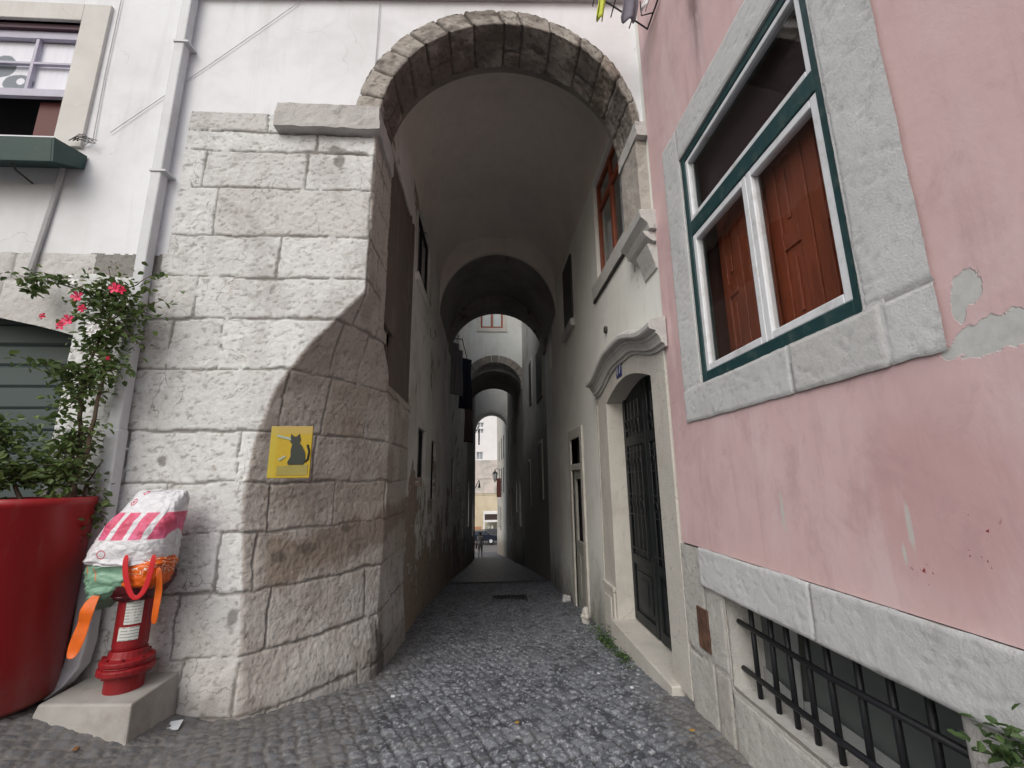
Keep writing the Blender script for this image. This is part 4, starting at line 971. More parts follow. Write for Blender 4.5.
# car
car = empty('parked_car', (-.9, 53.5, -5.5), 'dark blue parked car in front of the kiosk on the lower street', 'car')
bm = bmesh.new()
side = [(-2.0, .35), (-2.05, .75), (-1.9, .92), (-1.2, 1.0), (-.6, 1.42), (.7, 1.45), (1.3, 1.02), (1.95, .9), (2.1, .7), (2.08, .35)]
prism(bm, [(-.9+x, -5.5+z) for x, z in side], 'Y', 52.7, 54.3); obj('body', bm, m_plain('navy_car_paint', (.012, .016, .03), .25, .1), car, bevel=.06)
bm = bmesh.new(); prism(bm, [(-.9+x, -5.5+z) for x, z in ((-1.05, 1.0), (-.55, 1.36), (0, 1.37), (0, 1.0))], 'Y', 52.68, 54.32); prism(bm, [(-.9+x, -5.5+z) for x, z in ((.06, 1.0), (.06, 1.37), (.65, 1.38), (1.08, 1.02))], 'Y', 52.68, 54.32)
obj('side_window', bm, m_plain('car_glass', (.05, .06, .07), .1), car)
for wx in (-1.3, 1.35):
    for yy in (52.66, 54.12):
        bm = bmesh.new(); tube(bm, [(-.9+wx, yy, -5.5+.33), (-.9+wx, yy+.22, -5.5+.33)], .33, 20); w_ = obj('wheel', bm, M['black'], car)
        bm = bmesh.new(); tube(bm, [(-.9+wx, yy-.01, -5.5+.33), (-.9+wx, yy+.23, -5.5+.33)], .19, 14); obj('rim', bm, M['pipe'], w_)
# person walking down the alley
def person():
    x, y = -.47, 33.6; z = gzf(x, y)+.025
    # joint: x, y, z, radius x, radius y ; she walks away from us (+y), right leg forward
    J = [(0, 0, .94, .145, .11), (0, 0, 1.08, .12, .09), (0, .01, 1.26, .14, .10), (0, .0, 1.38, .13, .09), (0, 0, 1.46, .055, .055), (0, .015, 1.53, .06, .065), (0, .03, 1.60, .078, .092), (0, .03, 1.68, .055, .065),
         (.165, 0, 1.385, .055, .055), (.215, .02, 1.13, .042, .042), (.20, .12, .92, .030, .030), (.20, .16, .84, .036, .024),
         (-.165, 0, 1.385, .055, .055), (-.22, -.03, 1.13, .042, .042), (-.22, -.04, .90, .030, .030), (-.215, -.02, .82, .036, .024),
         (.085, 0, .84, .085, .09), (.10, .13, .48, .058, .06), (.10, .11, .11, .036, .04), (.105, .13, .045, .04, .035), (.11, .24, .03, .035, .025),
         (-.085, 0, .84, .085, .09), (-.10, -.02, .47, .058, .06), (-.10, -.27, .17, .036, .04), (-.10, -.30, .09, .04, .035), (-.105, -.21, .035, .035, .025)]
    Eg = [(0, 1), (1, 2), (2, 3), (3, 4), (4, 5), (5, 6), (6, 7), (3, 8), (8, 9), (9, 10), (10, 11), (3, 12), (12, 13), (13, 14), (14, 15),
          (0, 16), (16, 17), (17, 18), (18, 19), (19, 20), (0, 21), (21, 22), (22, 23), (23, 24), (24, 25)]
    me = bpy.data.meshes.new('person'); me.from_pydata([j[:3] for j in J], Eg, [])
    bm = bmesh.new(); bm.from_mesh(me); lay = bm.verts.layers.skin.verify(); bm.verts.ensure_lookup_table()
    for v, j in zip(bm.verts, J): k_ = 1.18 if v.index in (0, 1, 2, 3, 16, 17, 21, 22) else 1.05; v[lay].radius = (j[3]*k_, j[4]*k_); v[lay].use_root = (v.index == 0)
    bm.to_mesh(me); bm.free()
    o = bpy.data.objects.new('person', me); col.objects.link(o); o.location = (x, y, z)
    t = NT('person_clothes'); P_ = t.ob(); X_, Y_, Z_ = t.xyz(P_)
    c = t.mix(t.step(Z_, .93, .95), (.42, .38, .36), (.50, .47, .46)); c = t.mix(t.step(Z_, 1.455, 1.465), c, (.42, .25, .19)); c = t.mix(t.step(Z_, .12, .10), c, (.03, .03, .03))
    hand = t.math('MULTIPLY', t.step(t.math('ABSOLUTE', X_), .15, .17), t.step(Z_, .91, .90)); c = t.mix(hand, c, (.42, .25, .19))
    me.materials.append(t.done(c, .85))
    o.modifiers.new('skin', 'SKIN'); ss = o.modifiers.new('sub', 'SUBSURF'); ss.levels = 2; ss.render_levels = 2
    tag(o, 'person in pale clothes walking away at the bottom of the alley', 'person')
    bm = bmesh.new(); bmesh.ops.create_icosphere(bm, subdivisions=3, radius=1)
    for v in bm.verts:
        q = v.co.copy(); v.co = Vector((q.x*.088, .015+q.y*.102, 1.635+q.z*.095))
        if q.y > .35 and q.z < .35: v.co.y = .015+.35*.10
        if q.z < -.2 and q.y < .3: v.co.z -= .07*(1-abs(q.x))
    obj('hair', bm, m_plain('dark_hair', (.045, .03, .025), .8, .3, 60, .4), o, smooth=True, world=False)
person()
bg = bmesh.new(); box(bg, -.80, -.70, 33.48, 33.72, gzf(0, 33.6)+.62, gzf(0, 33.6)+.90); tube(bg, [(-.75, 33.50, gzf(0, 33.6)+.89), (-.72, 33.55, gzf(0, 33.6)+1.2), (-.62, 33.6, gzf(0, 33.6)+1.47), (-.72, 33.66, gzf(0, 33.6)+1.2), (-.75, 33.70, gzf(0, 33.6)+.89)], .012, 5); bo = obj('shoulder_bag', bg, M['darkwire'], bevel=.03); origin_to(bo, (-.71, 33.6, gzf(0, 33.6)+.75)); tag(bo, 'dark bag hanging at the side of the walking person', 'bag')

# ------------------------------------------------------------------ hanging clothes in the alley
def garment(name, y0, y1, x, ztop, zbot, mat, label, group, sleeve=0):
    n = 14; m = 20; U = np.linspace(0, 1, n); V = np.linspace(0, 1, m); UU, VV = np.meshgrid(U, V, indexing='ij')
    wid = (y1-y0)*(1+.12*VV-.15*np.exp(-(VV-.35)**2/.04))
    Y = (y0+y1)/2+(UU-.5)*wid; Z = ztop+(zbot-ztop)*VV - .03*np.abs(UU-.5)
    X = x + .035*np.sin(UU*13+VV*2)*(.3+VV) + .03*fbm(UU*3, VV*3, int(y0*7) % 50, 3)
    yc_ = (y0+y1)/2; P = np.stack([x+(Y-yc_)*.75+(X-x)*.3, yc_+(Y-yc_)*.55+(X-x), Z], -1)
    o = grid_mesh(name, P, mat); s = o.modifiers.new('s', 'SOLIDIFY'); s.thickness = .012
    origin_to(o, (x, (y0+y1)/2, zbot)); return tag(o, label, 'clothing', group)
ln = bmesh.new(); tube(ln, [(-.98, 11.95, 5.42), (-.70, 12.0, 5.42), (-.62, 15.5, 5.40), (-.92, 15.6, 5.4)], .012, 5); l_ = obj('clothes_line', ln, M['darkwire']); origin_to(l_, (-.98, 11.95, 5.4)); tag(l_, 'thin dark clothes line stretched along the left wall under the second vault', 'clothes line')
cg = 'clothes drying on the line in the alley'
garment('trousers', 12.1, 12.42, -.93, 5.4, 3.9, m_plain('pale_mauve_cloth', (.24, .22, .25), .9), 'limp greyish mauve garment nearest the vault on the line', cg)
garment('shirt', 12.75, 13.1, -.88, 5.4, 4.0, m_plain('grey_cloth', (.20, .20, .22), .9), 'grey garment hanging between the mauve and the navy ones', cg)
garment('coat', 13.7, 14.2, -.70, 5.4, 3.75, m_plain('navy_cloth', (.018, .022, .04), .9), 'long navy coat hanging on the alley line', cg)
garment('dress', 17.3, 17.7, -.74, 4.5, 3.0, m_plain('maroon_cloth', (.06, .032, .036), .9), 'long dull maroon cloth hanging farthest on the left wall', cg)

# ------------------------------------------------------------------ street furniture and small things
# downpipe
dp = empty('downpipe', (-2.78, 3.5, .2), 'pale grey square downpipe running down the white facade beside the stone pier', 'pipe')
bm = bmesh.new()
def rectpipe(bm, pts, w, d):
    rings = []
    for (x, y, z) in pts: rings.append([bm.verts.new((x-w/2, y-d/2, z)), bm.verts.new((x+w/2, y-d/2, z)), bm.verts.new((x+w/2, y+d/2, z)), bm.verts.new((x-w/2, y+d/2, z))])
    for a, b in zip(rings[:-1], rings[1:]):
        for k in range(4): bm.faces.new((a[k], a[(k+1) % 4], b[(k+1) % 4], b[k]))
    bm.faces.new(rings[0]); bm.faces.new(rings[-1])
rectpipe(bm, [(-2.82, 3.53, 6.9), (-2.82, 3.53, 3.5), (-2.79, 3.52, 1.9)], .088, .09); obj('upper_pipe', bm, M['pipe'], dp, bevel=.012)
bm = bmesh.new(); rectpipe(bm, [(-2.79, 3.515, 1.95), (-2.75, 3.50, .5), (-2.755, 3.48, .36), (-2.79, 3.42, .27), (-2.83, 3.36, .22)], .108, .10); obj('shoe', bm, M['pipe'], dp, bevel=.012)
bm = bmesh.new()
for z in (1.80, 4.15, 5.5):
    obj('clip', boxes((-2.87, -2.735, 3.475, 3.60, z, z+.018)), M['pipe'], dp)
# wires
def cable(pts, r, mat, label, base):
    bm = bmesh.new(); tube(bm, pts, r, 6); o = obj('cable', bm, mat); origin_to(o, base); tag(o, label, 'cable'); return o
cable([(-3.35, 3.585, 4.60), (-2.9, 3.588, 5.06), (-2.23, 3.588, 5.75), (-1.83, 3.585, 6.17)], .003, M['wire'], 'thin grey cable climbing diagonally across the upper white facade', (-3.35, 3.585, 4.6))
cable([(-3.50, 3.585, 6.4), (-3.50, 3.588, 5.2), (-3.48, 3.585, 4.52), (-3.53, 3.58, 4.47), (-3.6, 3.57, 4.50)], .004, M['wire'], 'thin cable running down the wall right of the upper left window', (-3.5, 3.585, 4.47))
cable([(-3.66, 3.57, 4.32), (-3.68, 3.58, 4.0), (-3.72, 3.575, 3.45), (-3.74, 3.57, 3.2)], .022, M['wire'], 'grey conduit dropping from the green window box to the garage arch', (-3.74, 3.57, 3.2))
bm = bmesh.new()
for k in range(7):
    a = k*2.1; tube(bm, [(-3.60+.04*math.sin(a), 3.54, 4.47), (-3.55+.03*k*.3, 3.52, 4.50+.03*math.sin(a*2)), (-3.46+.01*k, 3.54, 4.46+.02*math.cos(a))], .003, 4)
o = obj('barbed_twigs', bm, M['darkwire']); origin_to(o, (-3.55, 3.54, 4.45)); tag(o, 'tangle of dark twigs and wire at the right end of the window box', 'twigs')
cable([(-1.07+0, 3.583, 6.2), (-1.07, 3.583, 5.72), (-1.075, 3.59, 5.45)], .004, M['wire'], 'thin vertical cable dropping to the left shoulder of the arch', (-1.07, 3.583, 5.45))

# yellow sign: plain generic picture
sg = empty('wall_sign', (-1.5, 3.57, 1.58), 'yellow picture plaque with a dark figure fixed to the stone pier', 'sign')
t = NT('yellow_plaque'); p = t.pos(); n1 = t.noise(p, 30, 5, .7); X_, Y_, Z_ = t.xyz(p)
yc = t.mix(n1, (.34, .235, .012), (.47, .33, .02)); yc = t.mix(t.math('MULTIPLY', t.step(Z_, 1.90, 1.93), .55), yc, (.36, .27, .12)); yc = t.mix(t.math('MULTIPLY', t.step(X_, -1.60, -1.64), .5), yc, (.42, .36, .05))
obj('plate', boxes((-1.67, -1.355, 3.545, 3.56, 1.58, 1.975)), t.done(yc, .45, t.bump(n1, .1, .003)), sg, bevel=.003)
bm = bmesh.new(); prism(bm, [(-1.60, 1.60), (-1.37, 1.60), (-1.37, 1.68), (-1.60, 1.67)], 'Y', 3.542, 3.546); obj('lower_band', bm, m_plain('olive_band', (.26, .22, .05), .5), sg)
bm = bmesh.new()
cat = [(-1.52, 1.68), (-1.405, 1.68), (-1.392, 1.72), (-1.40, 1.775), (-1.425, 1.82), (-1.445, 1.845), (-1.44, 1.875), (-1.452, 1.915), (-1.47, 1.895), (-1.492, 1.895), (-1.512, 1.915), (-1.52, 1.875), (-1.515, 1.85), (-1.50, 1.835), (-1.508, 1.79), (-1.505, 1.74), (-1.525, 1.70)]
prism(bm, cat, 'Y', 3.5395, 3.5425)
mo_ = obj('dark_motif', bm, m_plain('ink_green_black', (.018, .024, .018), .5), sg)
bm = bmesh.new(); prism(bm, [(-1.60, 1.72), (-1.585, 1.71), (-1.54, 1.74), (-1.55, 1.75)], 'Y', 3.5395, 3.5425); prism(bm, [(-1.62, 1.895), (-1.51, 1.865), (-1.515, 1.885), (-1.62, 1.91)], 'Y', 3.538, 3.5392)
bm2 = bmesh.new(); tube(bm2, [(-1.40, 3.541, 1.70), (-1.375, 3.541, 1.72), (-1.368, 3.541, 1.78), (-1.385, 3.541, 1.83)], .008, 6); obj('tail_stroke', bm2, m_plain('ink_black', (.018, .024, .018), .5), mo_)
obj('pale_motif', bm, m_plain('pale_teal_ink', (.30, .36, .28), .5), sg)
# mounting screws? none visible

# concrete block under the hydrant
bm = bmesh.new()
A = [(-2.80, 3.14, .0), (-2.10, 3.10, .0), (-2.12, 3.66, .0), (-2.78, 3.66, .0)]; B = [(-2.70, 3.18, .235), (-2.13, 3.14, .235), (-2.14, 3.64, .25), (-2.70, 3.64, .25)]
va = [bm.verts.new((x, y, -.1)) for x, y, z in A]; vb = [bm.verts.new((q[0], q[1], q[2]+.02)) for q in B]
bm.faces.new(va[::-1]); bm.faces.new(vb)
for k in range(4): bm.faces.new((va[k], va[(k+1) % 4], vb[(k+1) % 4], vb[k]))
o = obj('concrete_block', bm, M['concrete'], bevel=.012); origin_to(o, (-2.45, 3.4, 0)); tag(o, 'low grey concrete block at the foot of the pier carrying the hydrant', 'block')

HX, HY = -2.345, 3.36
hy = empty('fire_hydrant', (HX, HY, .245), 'red pillar fire hydrant with white label, its head wrapped in bags', 'hydrant')
bm = bmesh.new(); lathe(bm, [(.105, .235), (.105, .36)], (HX, HY), 28)
lathe(bm, [(.09, .50), (.095, .52), (.095, 1.02), (.125, 1.04), (.125, 1.10), (.09, 1.16), (.04, 1.2)], (HX, HY), 28)
obj('barrel', bm, M['hydrant'], hy, smooth=False, bevel=.004)
bm = bmesh.new(); lathe(bm, [(.142, .361), (.153, .37), (.153, .40), (.142, .405)], (HX, HY), 24); lathe(bm, [(.138, .415), (.146, .42), (.146, .445), (.112, .46), (.10, .499)], (HX, HY), 24); lathe(bm, [(.14, .404), (.14, .416)], (HX, HY), 20)
obj('flange', bm, M['hydrant'], hy, bevel=.005)
for k in range(8):
    bm = bmesh.new(); a = k*PI/4+.39; tube(bm, [(HX+.127*math.cos(a), HY+.127*math.sin(a), .35), (HX+.127*math.cos(a), HY+.127*math.sin(a), .465)], .011, 6); obj('bolt', bm, M['hydrant'], hy)
bm = bmesh.new()
for sx, sy in ((-1, -.2), (1, -.2), (0, -1)):
    d = Vector((sx, sy, 0)).normalized(); c = Vector((HX, HY, .93)); tube(bm, [c+d*.09, c+d*.13], .045, 14); tube(bm, [c+d*.13, c+d*.15], .05, 6)
obj('outlet', bm, M['hydrant'], hy, bevel=.003)
# curved label on barrel with rows of small print
t = NT('hydrant_label'); p = t.pos(); X_, Y_, Z_ = t.xyz(p)
rows_ = t.math('LESS_THAN', t.math('FRACT', t.math('MULTIPLY', Z_, 55)), .38); ink = t.math('MULTIPLY', rows_, t.step(t.noise(t.map(p, (1, 1, .2)), 60, 2), .42, .5))
lc = t.mix(t.math('MULTIPLY', ink, .7), (.60, .62, .60), (.20, .20, .20))
bm = bmesh.new()
for (z0, z1, a0, a1) in ((.66, .80, -1.5, -.55), (.565, .645, -1.75, -.6)):
    A = []; B = []
    for k in range(13):
        a = a0+(a1-a0)*k/12; A.append(bm.verts.new((HX+.098*math.cos(a), HY+.098*math.sin(a), z0))); B.append(bm.verts.new((HX+.098*math.cos(a), HY+.098*math.sin(a), z1)))
    quads(bm, A, B)
obj('label', bm, t.done(lc, .5), hy)

def blob(name, rings, mat, n=72, m=40, wr=.01, seed=0, closed_top=True, parent=None, fine=1.0):
    """rings: list of (z, cx, cy, rx, ry, flat) control rings interpolated into a crumpled bag surface"""
    R = np.array(rings); tt = np.linspace(0, 1, len(R)); V = np.linspace(0, 1, m)
    I = [np.interp(V, tt, R[:, k]) for k in range(5)]
    A = np.linspace(0, 2*PI, n+1)
    AA, VV = np.meshgrid(A, V, indexing='ij')
    z, cx, cy, rx, ry = [i[None, :]+0*AA for i in I]
    sc = np.sign(np.cos(AA))*np.abs(np.cos(AA))**.75; ss = np.sign(np.sin(AA))*np.abs(np.sin(AA))**.75
    ca = np.cos(AA)*2; sa = np.sin(AA)*2
    w = wr*(1.2*fbm(ca*fine+VV*2, sa*fine+VV*9*fine, seed, 4) + .8*np.abs(fbm(ca*2.2*fine+5, VV*14*fine+sa*2, seed+3, 3)))
    P = np.stack([cx+(rx+w)*sc, cy+(ry+w)*ss, z+wr*.6*fbm(ca, VV*4+sa, seed+8, 3)], -1)
    o = grid_mesh(name, P, mat, {'ua': AA/(2*PI), 'va': VV}, parent=parent)
    s = o.modifiers.new('s', 'SOLIDIFY'); s.thickness = .003
    return o
# white shopping bag with pink blocks pulled over the top
def _bag():
    t = NT('white_pink_bag'); p = t.ob(); X_, Y_, Z_ = t.xyz(p)
    # bag leans: print coordinates follow the lean
    lean = t.math('SUBTRACT', X_, t.math('MULTIPLY', Z_, .34))
    band = t.math('MULTIPLY', t.step(Z_, .155, .165), t.step(Z_, .335, .325))
    u = t.math('MULTIPLY', t.math('ADD', lean, .28), 9.2); fr = t.math('FRACT', u)
    st = t.math('MULTIPLY', t.step(fr, .14, .18), t.step(fr, .86, .82))
    mk = t.math('MULTIPLY', band, st)
    n1 = t.noise(p, 9, 6, .7, .5); c = t.mix(n1, (.56, .56, .60), (.80, .80, .84))
    alt = t.step(t.noise(p, 5, 2), .4, .6)
    pk = t.mix(alt, (.62, .035, .12), (.72, .10, .26)); c = t.mix(t.math('MULTIPLY', mk, .92), c, pk)
    def ringm(cx, cz, r):
        d = t.math('SQRT', t.math('ADD', t.math('POWER', t.math('SUBTRACT', X_, cx), 2), t.math('POWER', t.math('SUBTRACT', Z_, cz), 2)))
        return t.math('MAXIMUM', t.math('MULTIPLY', t.step(d, r-.005, r-.003), t.step(d, r+.003, r+.001)), t.math('MULTIPLY', t.step(d, r*.5, r*.45), t.step(n1, .45, .5)))
    c = t.mix(ringm(-.13, .075, .026), c, (.50, .05, .10)); c = t.mix(ringm(-.065, .395, .02), c, (.5, .05, .1)); c = t.mix(t.math('MULTIPLY', ringm(-.03, .455, .012), 1), c, (.55, .04, .12))
    fv = t.voro(t.map(p, (1, 1, 1.3)), 17, 'DISTANCE_TO_EDGE'); c = t.mul(t.math('MULTIPLY', t.step(fv, .05, 0), .25), c, .7)
    return t.done(c, .3, t.bump(fv, .55, .02, t.bump(t.noise(p, 24, 6, .75, 1.2), .6, .012)), 0, .5)
bag = blob('shopping_bag', [(1.035, HX-.05, HY-.02, .245, .17), (1.06, HX-.055, HY-.02, .25, .175), (1.16, HX-.03, HY-.02, .232, .17), (1.30, HX+.01, HY-.02, .205, .14), (1.42, HX+.045, HY, .175, .09), (1.485, HX+.06, HY+.01, .16, .05), (1.50, HX+.065, HY+.01, .15, .012), (1.50, HX+.065, HY+.01, .02, .004)],
           _bag(), wr=.017, seed=5, n=120, m=80)
origin_to(bag, (HX, HY, 1.03)); tag(bag, 'crumpled white plastic shopping bag with pink blocks pulled over the hydrant top', 'bag')
def _green():
    t = NT('mint_bag'); p = t.ob(); X_, Y_, Z_ = t.xyz(p); n1 = t.noise(p, 10, 6, .7, .6)
    c = t.mix(n1, (.13, .27, .19), (.24, .42, .31))
    # orange printed outline strokes
    w = t.math('ABSOLUTE', t.math('SUBTRACT', t.math('FRACT', t.math('ADD', t.math('MULTIPLY', X_, 14), t.math('MULTIPLY', Z_, 5))), .5))
    mk = t.math('MULTIPLY', t.step(w, .07, .04), t.math('MULTIPLY', t.step(X_, -.11, -.13), t.step(Z_, .10, .12)))
    return t.done(t.mix(mk, c, (.60, .18, .05)), .4, t.bump(t.noise(p, 12, 6, .75, .8), .6, .012), 0, .5)
gb_ = blob('plastic_bag', [(.75, HX-.20, HY-.03, .03, .05), (.82, HX-.17, HY-.02, .07, .12), (.88, HX-.11, HY-.02, .14, .155), (.95, HX-.08, HY-.02, .20, .165), (1.03, HX-.05, HY-.01, .225, .165), (1.06, HX-.05, HY-.01, .20, .15)], _green(), wr=.02, seed=15, n=110, m=50)
origin_to(gb_, (HX, HY, .83)); tag(gb_, 'mint green plastic bag wrapped round the hydrant head under the white one', 'bag')
dkb = blob('dark_bag', [(.80, HX, HY, .10, .10), (.84, HX+.01, HY-.01, .135, .135), (.92, HX+.01, HY-.01, .175, .165), (.99, HX, HY, .17, .16)], m_plain('maroon_black_plastic', (.075, .008, .012), .35, .4, 10, .5), wr=.014, seed=35, n=90, m=36)
origin_to(dkb, (HX, HY, .80)); tag(dkb, 'crumpled dark maroon plastic bag tied round the hydrant neck beneath the other bags', 'bag')
t = NT('orange_bag'); p = t.ob(); n1 = t.noise(p, 14, 5, .7, .5); X_, Y_, Z_ = t.xyz(p)
sc_ = t.math('MULTIPLY', t.step(t.math('ABSOLUTE', t.math('SUBTRACT', t.noise(t.map(p, (1, 1, 1.6)), 16, 1, .5, 1.2), .5)), .03, .02), t.math('MULTIPLY', t.step(Z_, .03, .05), t.step(Z_, .15, .13)))
M['orange'] = t.done(t.mix(t.math('MULTIPLY', sc_, 1), t.mix(n1, (.48, .07, .008), (.80, .16, .015)), (.75, .70, .6)), .4, t.bump(n1, .5, .01))
ob_ = blob('orange_bag', [(.88, HX+.08, HY-.05, .08, .08), (.91, HX+.08, HY-.06, .115, .125), (1.03, HX+.085, HY-.05, .135, .135), (1.07, HX+.08, HY-.04, .12, .11)], M['orange'], wr=.012, seed=25, n=90, m=36)
origin_to(ob_, (HX+.09, HY-.06, .93)); tag(ob_, 'orange plastic bag with white scrawl bulging at the right of the hydrant head', 'bag')
def ribbon(name, pts, w, mat, label, cat, wdir=(1, 0, 0)):
    bm = bmesh.new(); n = len(pts); wd = Vector(wdir); A = []; B = []
    for i, p_ in enumerate(pts):
        ww = w[i] if isinstance(w, (list, tuple)) else w
        d = Vector(pts[min(i+1, n-1)])-Vector(pts[max(i-1, 0)])
        sd = d.cross(Vector((0, -1, 0))).normalized() if d.length else wd
        A.append(bm.verts.new(Vector(p_)+sd*ww/2)); B.append(bm.verts.new(Vector(p_)-sd*ww/2))
    quads(bm, A, B); o = obj(name, bm, mat); s = o.modifiers.new('s', 'SOLIDIFY'); s.thickness = .006
    ss = o.modifiers.new('ss', 'SUBSURF'); ss.levels = 1; ss.render_levels = 2
    origin_to(o, pts[-1]); return tag(o, label, cat)
fy = HY-.20
M['orange2'] = m_plain('orange_plastic', (.72, .13, .012), .4, .3, 12, .5)
M['redstrap'] = m_plain('red_webbing', (.50, .012, .018), .6, .1)
ribbon('bag_handle', [(HX+.035, fy, 1.11), (HX+.04, fy-.01, 1.04), (HX+.06, fy-.01, .96), (HX+.09, fy-.005, .88), (HX+.125, fy, .835), (HX+.165, fy, .86), (HX+.19, fy, .93), (HX+.205, fy-.005, 1.03), (HX+.205, fy, 1.11)], .038, M['redstrap'], 'red webbing handle loop hanging down the hydrant front', 'strap')
ribbon('orange_strip', [(HX-.12, fy+.04, .88), (HX-.15, fy+.02, .82), (HX-.155, fy+.0, .76), (HX-.175, fy+.03, .70), (HX-.18, fy+.01, .62), (HX-.205, fy+.02, .54), (HX-.20, fy+.0, .50)], [.03, .075, .10, .07, .095, .08, .05], M['orange2'], 'orange plastic strip dangling left of the hydrant barrel', 'strap')
ribbon('orange_strip', [(HX+.20, fy+.06, 1.02), (HX+.235, fy+.04, .94), (HX+.22, fy+.07, .86), (HX+.23, fy+.05, .76), (HX+.21, fy+.08, .66)], [.05, .035, .055, .04, .05], M['orange2'], 'narrow orange plastic strip dangling right of the hydrant barrel', 'strap')

# red planter and its bush
PX, PY = -3.07, 3.24
zb0 = gzf(PX, PY)
pot = empty('flower_pot', (PX, PY, zb0), 'tall glossy red tapered planter pot at the left edge', 'pot')
bm = bmesh.new(); lathe(bm, [(.30, zb0-.02), (.325, zb0+.01), (.352, 1.41), (.36, 1.415), (.36, 1.465), (.34, 1.465), (.33, 1.40), (.30, 1.39)], (PX, PY), 64); t = NT('dusty_red_planter'); p = t.pos(); X_, Y_, Z_ = t.xyz(p); n1 = t.noise(p, 7, 7, .75); n2 = t.noise(t.map(p, (6, 6, .7)), 3, 6, .7)
pc = t.mix(n1, (.26, .005, .008), (.34, .008, .012)); pc = t.mix(t.math('MULTIPLY', t.step(t.math('ADD', Z_, t.math('MULTIPLY', n1, .6)), .85, .45), .5), pc, (.20, .13, .11)); pc = t.mix(t.math('MULTIPLY', t.step(n2, .56, .72), .28), pc, (.30, .12, .11))
sc_ = t.step(t.noise(t.map(p, (3, 3, 18)), 5, 4, .7), .70, .73); pc = t.mix(t.math('MULTIPLY', sc_, .4), pc, (.42, .16, .15))
obj('vessel', bm, t.done(pc, t.math('ADD', .25, t.math('MULTIPLY', n1, .3)), t.bump(n1, .05, .005), 0, .5), pot, smooth=True)
bm = bmesh.new(); lathe(bm, [(.325, 1.36), (.325, 1.41), (.2, 1.43)], (PX, PY), 32); obj('soil', bm, m_plain('dark_soil', (.03, .022, .016), .95, .4, 30, .6), pot)

def leaves_mesh(name, pts, size, mat, parent=None, seed=1, droop=.3, elong=1.9):
    r = np.random.default_rng(seed); n = len(pts); P = np.array(pts)
    verts = np.zeros((n, 6, 3)); 
    a = r.uniform(0, 2*PI, n); tilt = r.uniform(-.9, .5, n); roll = r.uniform(-.9, .9, n); s = size*r.uniform(.55, 1.25, n)
    d = np.stack([np.cos(a)*np.cos(tilt), np.sin(a)*np.cos(tilt), np.sin(tilt)-droop*.3], -1); d /= np.linalg.norm(d, axis=1)[:, None]
    up = np.tile([0, 0, 1.0], (n, 1)); sd = np.cross(d, up); sd /= np.linalg.norm(sd, axis=1)[:, None]; nn = np.cross(sd, d)
    sd2 = sd*np.cos(roll)[:, None]+nn*np.sin(roll)[:, None]; nn2 = np.cross(sd2, d)
    L = s*elong/1.9; W = s*.30
    fold = .12
    verts[:, 0] = P; verts[:, 1] = P+d*(L*.35)[:, None]+sd2*W[:, None]+nn2*(fold*s)[:, None]; verts[:, 2] = P+d*(L*.75)[:, None]+sd2*(W*.75)[:, None]+nn2*(fold*s*.6)[:, None]
    verts[:, 3] = P+d*L[:, None]-nn2*(.10*s)[:, None]; verts[:, 4] = P+d*(L*.75)[:, None]-sd2*(W*.75)[:, None]+nn2*(fold*s*.6)[:, None]; verts[:, 5] = P+d*(L*.35)[:, None]-sd2*W[:, None]+nn2*(fold*s)[:, None]
    F = []
    for i in range(n):
        b = 6*i; F += [(b, b+1, b+2, b+3), (b, b+3, b+4, b+5)]
    me = bpy.data.meshes.new(name); me.from_pydata([tuple(v) for v in verts.reshape(-1, 3)], [], F)
    at = me.attributes.new('rnd', 'FLOAT', 'POINT'); at.data.foreach_set('value', np.repeat(r.random(n), 6).astype(np.float32))
    return link(name, me, mat, parent)
bush = empty('flowering_bush', (PX+.05, PY+.15, 1.42), 'leafy climbing bush with pink and white flowers growing from the red pot', 'bush')
# branches climb from the pot up beside the downpipe
R = random.Random(5)
stems = bmesh.new(); tips = []
def branch(p, q, n=7, wob=.05, r0=.012, r1=.004):
    pts = []; o1 = R.uniform(-1, 1); o2 = R.uniform(-1, 1)
    for i in range(n+1):
        t_ = i/n; pts.append((p[0]+(q[0]-p[0])*t_+wob*math.sin(t_*PI)*o1+R.uniform(-1, 1)*.012, p[1]+(q[1]-p[1])*t_+wob*math.sin(t_*PI)*o2*.5, p[2]+(q[2]-p[2])*t_+R.uniform(-1, 1)*.01))
    tube(stems, pts, [r0+(r1-r0)*i/n for i in range(n+1)], 6, cap=False); return pts
lp_ = []
clusters = [  # centre x,y,z, radii, leaves
    ((-2.86, 3.36, 2.98), (.20, .13, .15), 190), ((-2.78, 3.36, 2.72), (.20, .13, .16), 230), ((-2.98, 3.36, 2.66), (.13, .12, .14), 110), ((-3.07, 3.36, 2.33), (.21, .13, .10), 170),
    ((-2.82, 3.36, 2.42), (.17, .12, .13), 130), ((-2.96, 3.36, 2.14), (.16, .12, .15), 130), ((-2.94, 3.36, 1.86), (.16, .12, .14), 170), ((-3.35, 3.30, 1.88), (.20, .18, .13), 190), ((-3.12, 3.28, 1.66), (.22, .2, .13), 240),
    ((-3.40, 3.2, 1.58), (.22, .25, .14), 260), ((-2.90, 3.30, 1.62), (.11, .12, .17), 150), ((-2.73, 3.40, 1.50), (.05, .06, .25), 60), ((-3.55, 3.2, 1.95), (.2, .2, .18), 120), ((-3.22, 3.40, 3.12), (.30, .08, .035), 55), ((-3.5, 3.42, 3.08), (.07, .06, .07), 50), ((-2.64, 3.38, 2.86), (.10, .06, .08), 30)]
base = (PX+.15, PY+.12, 1.42)
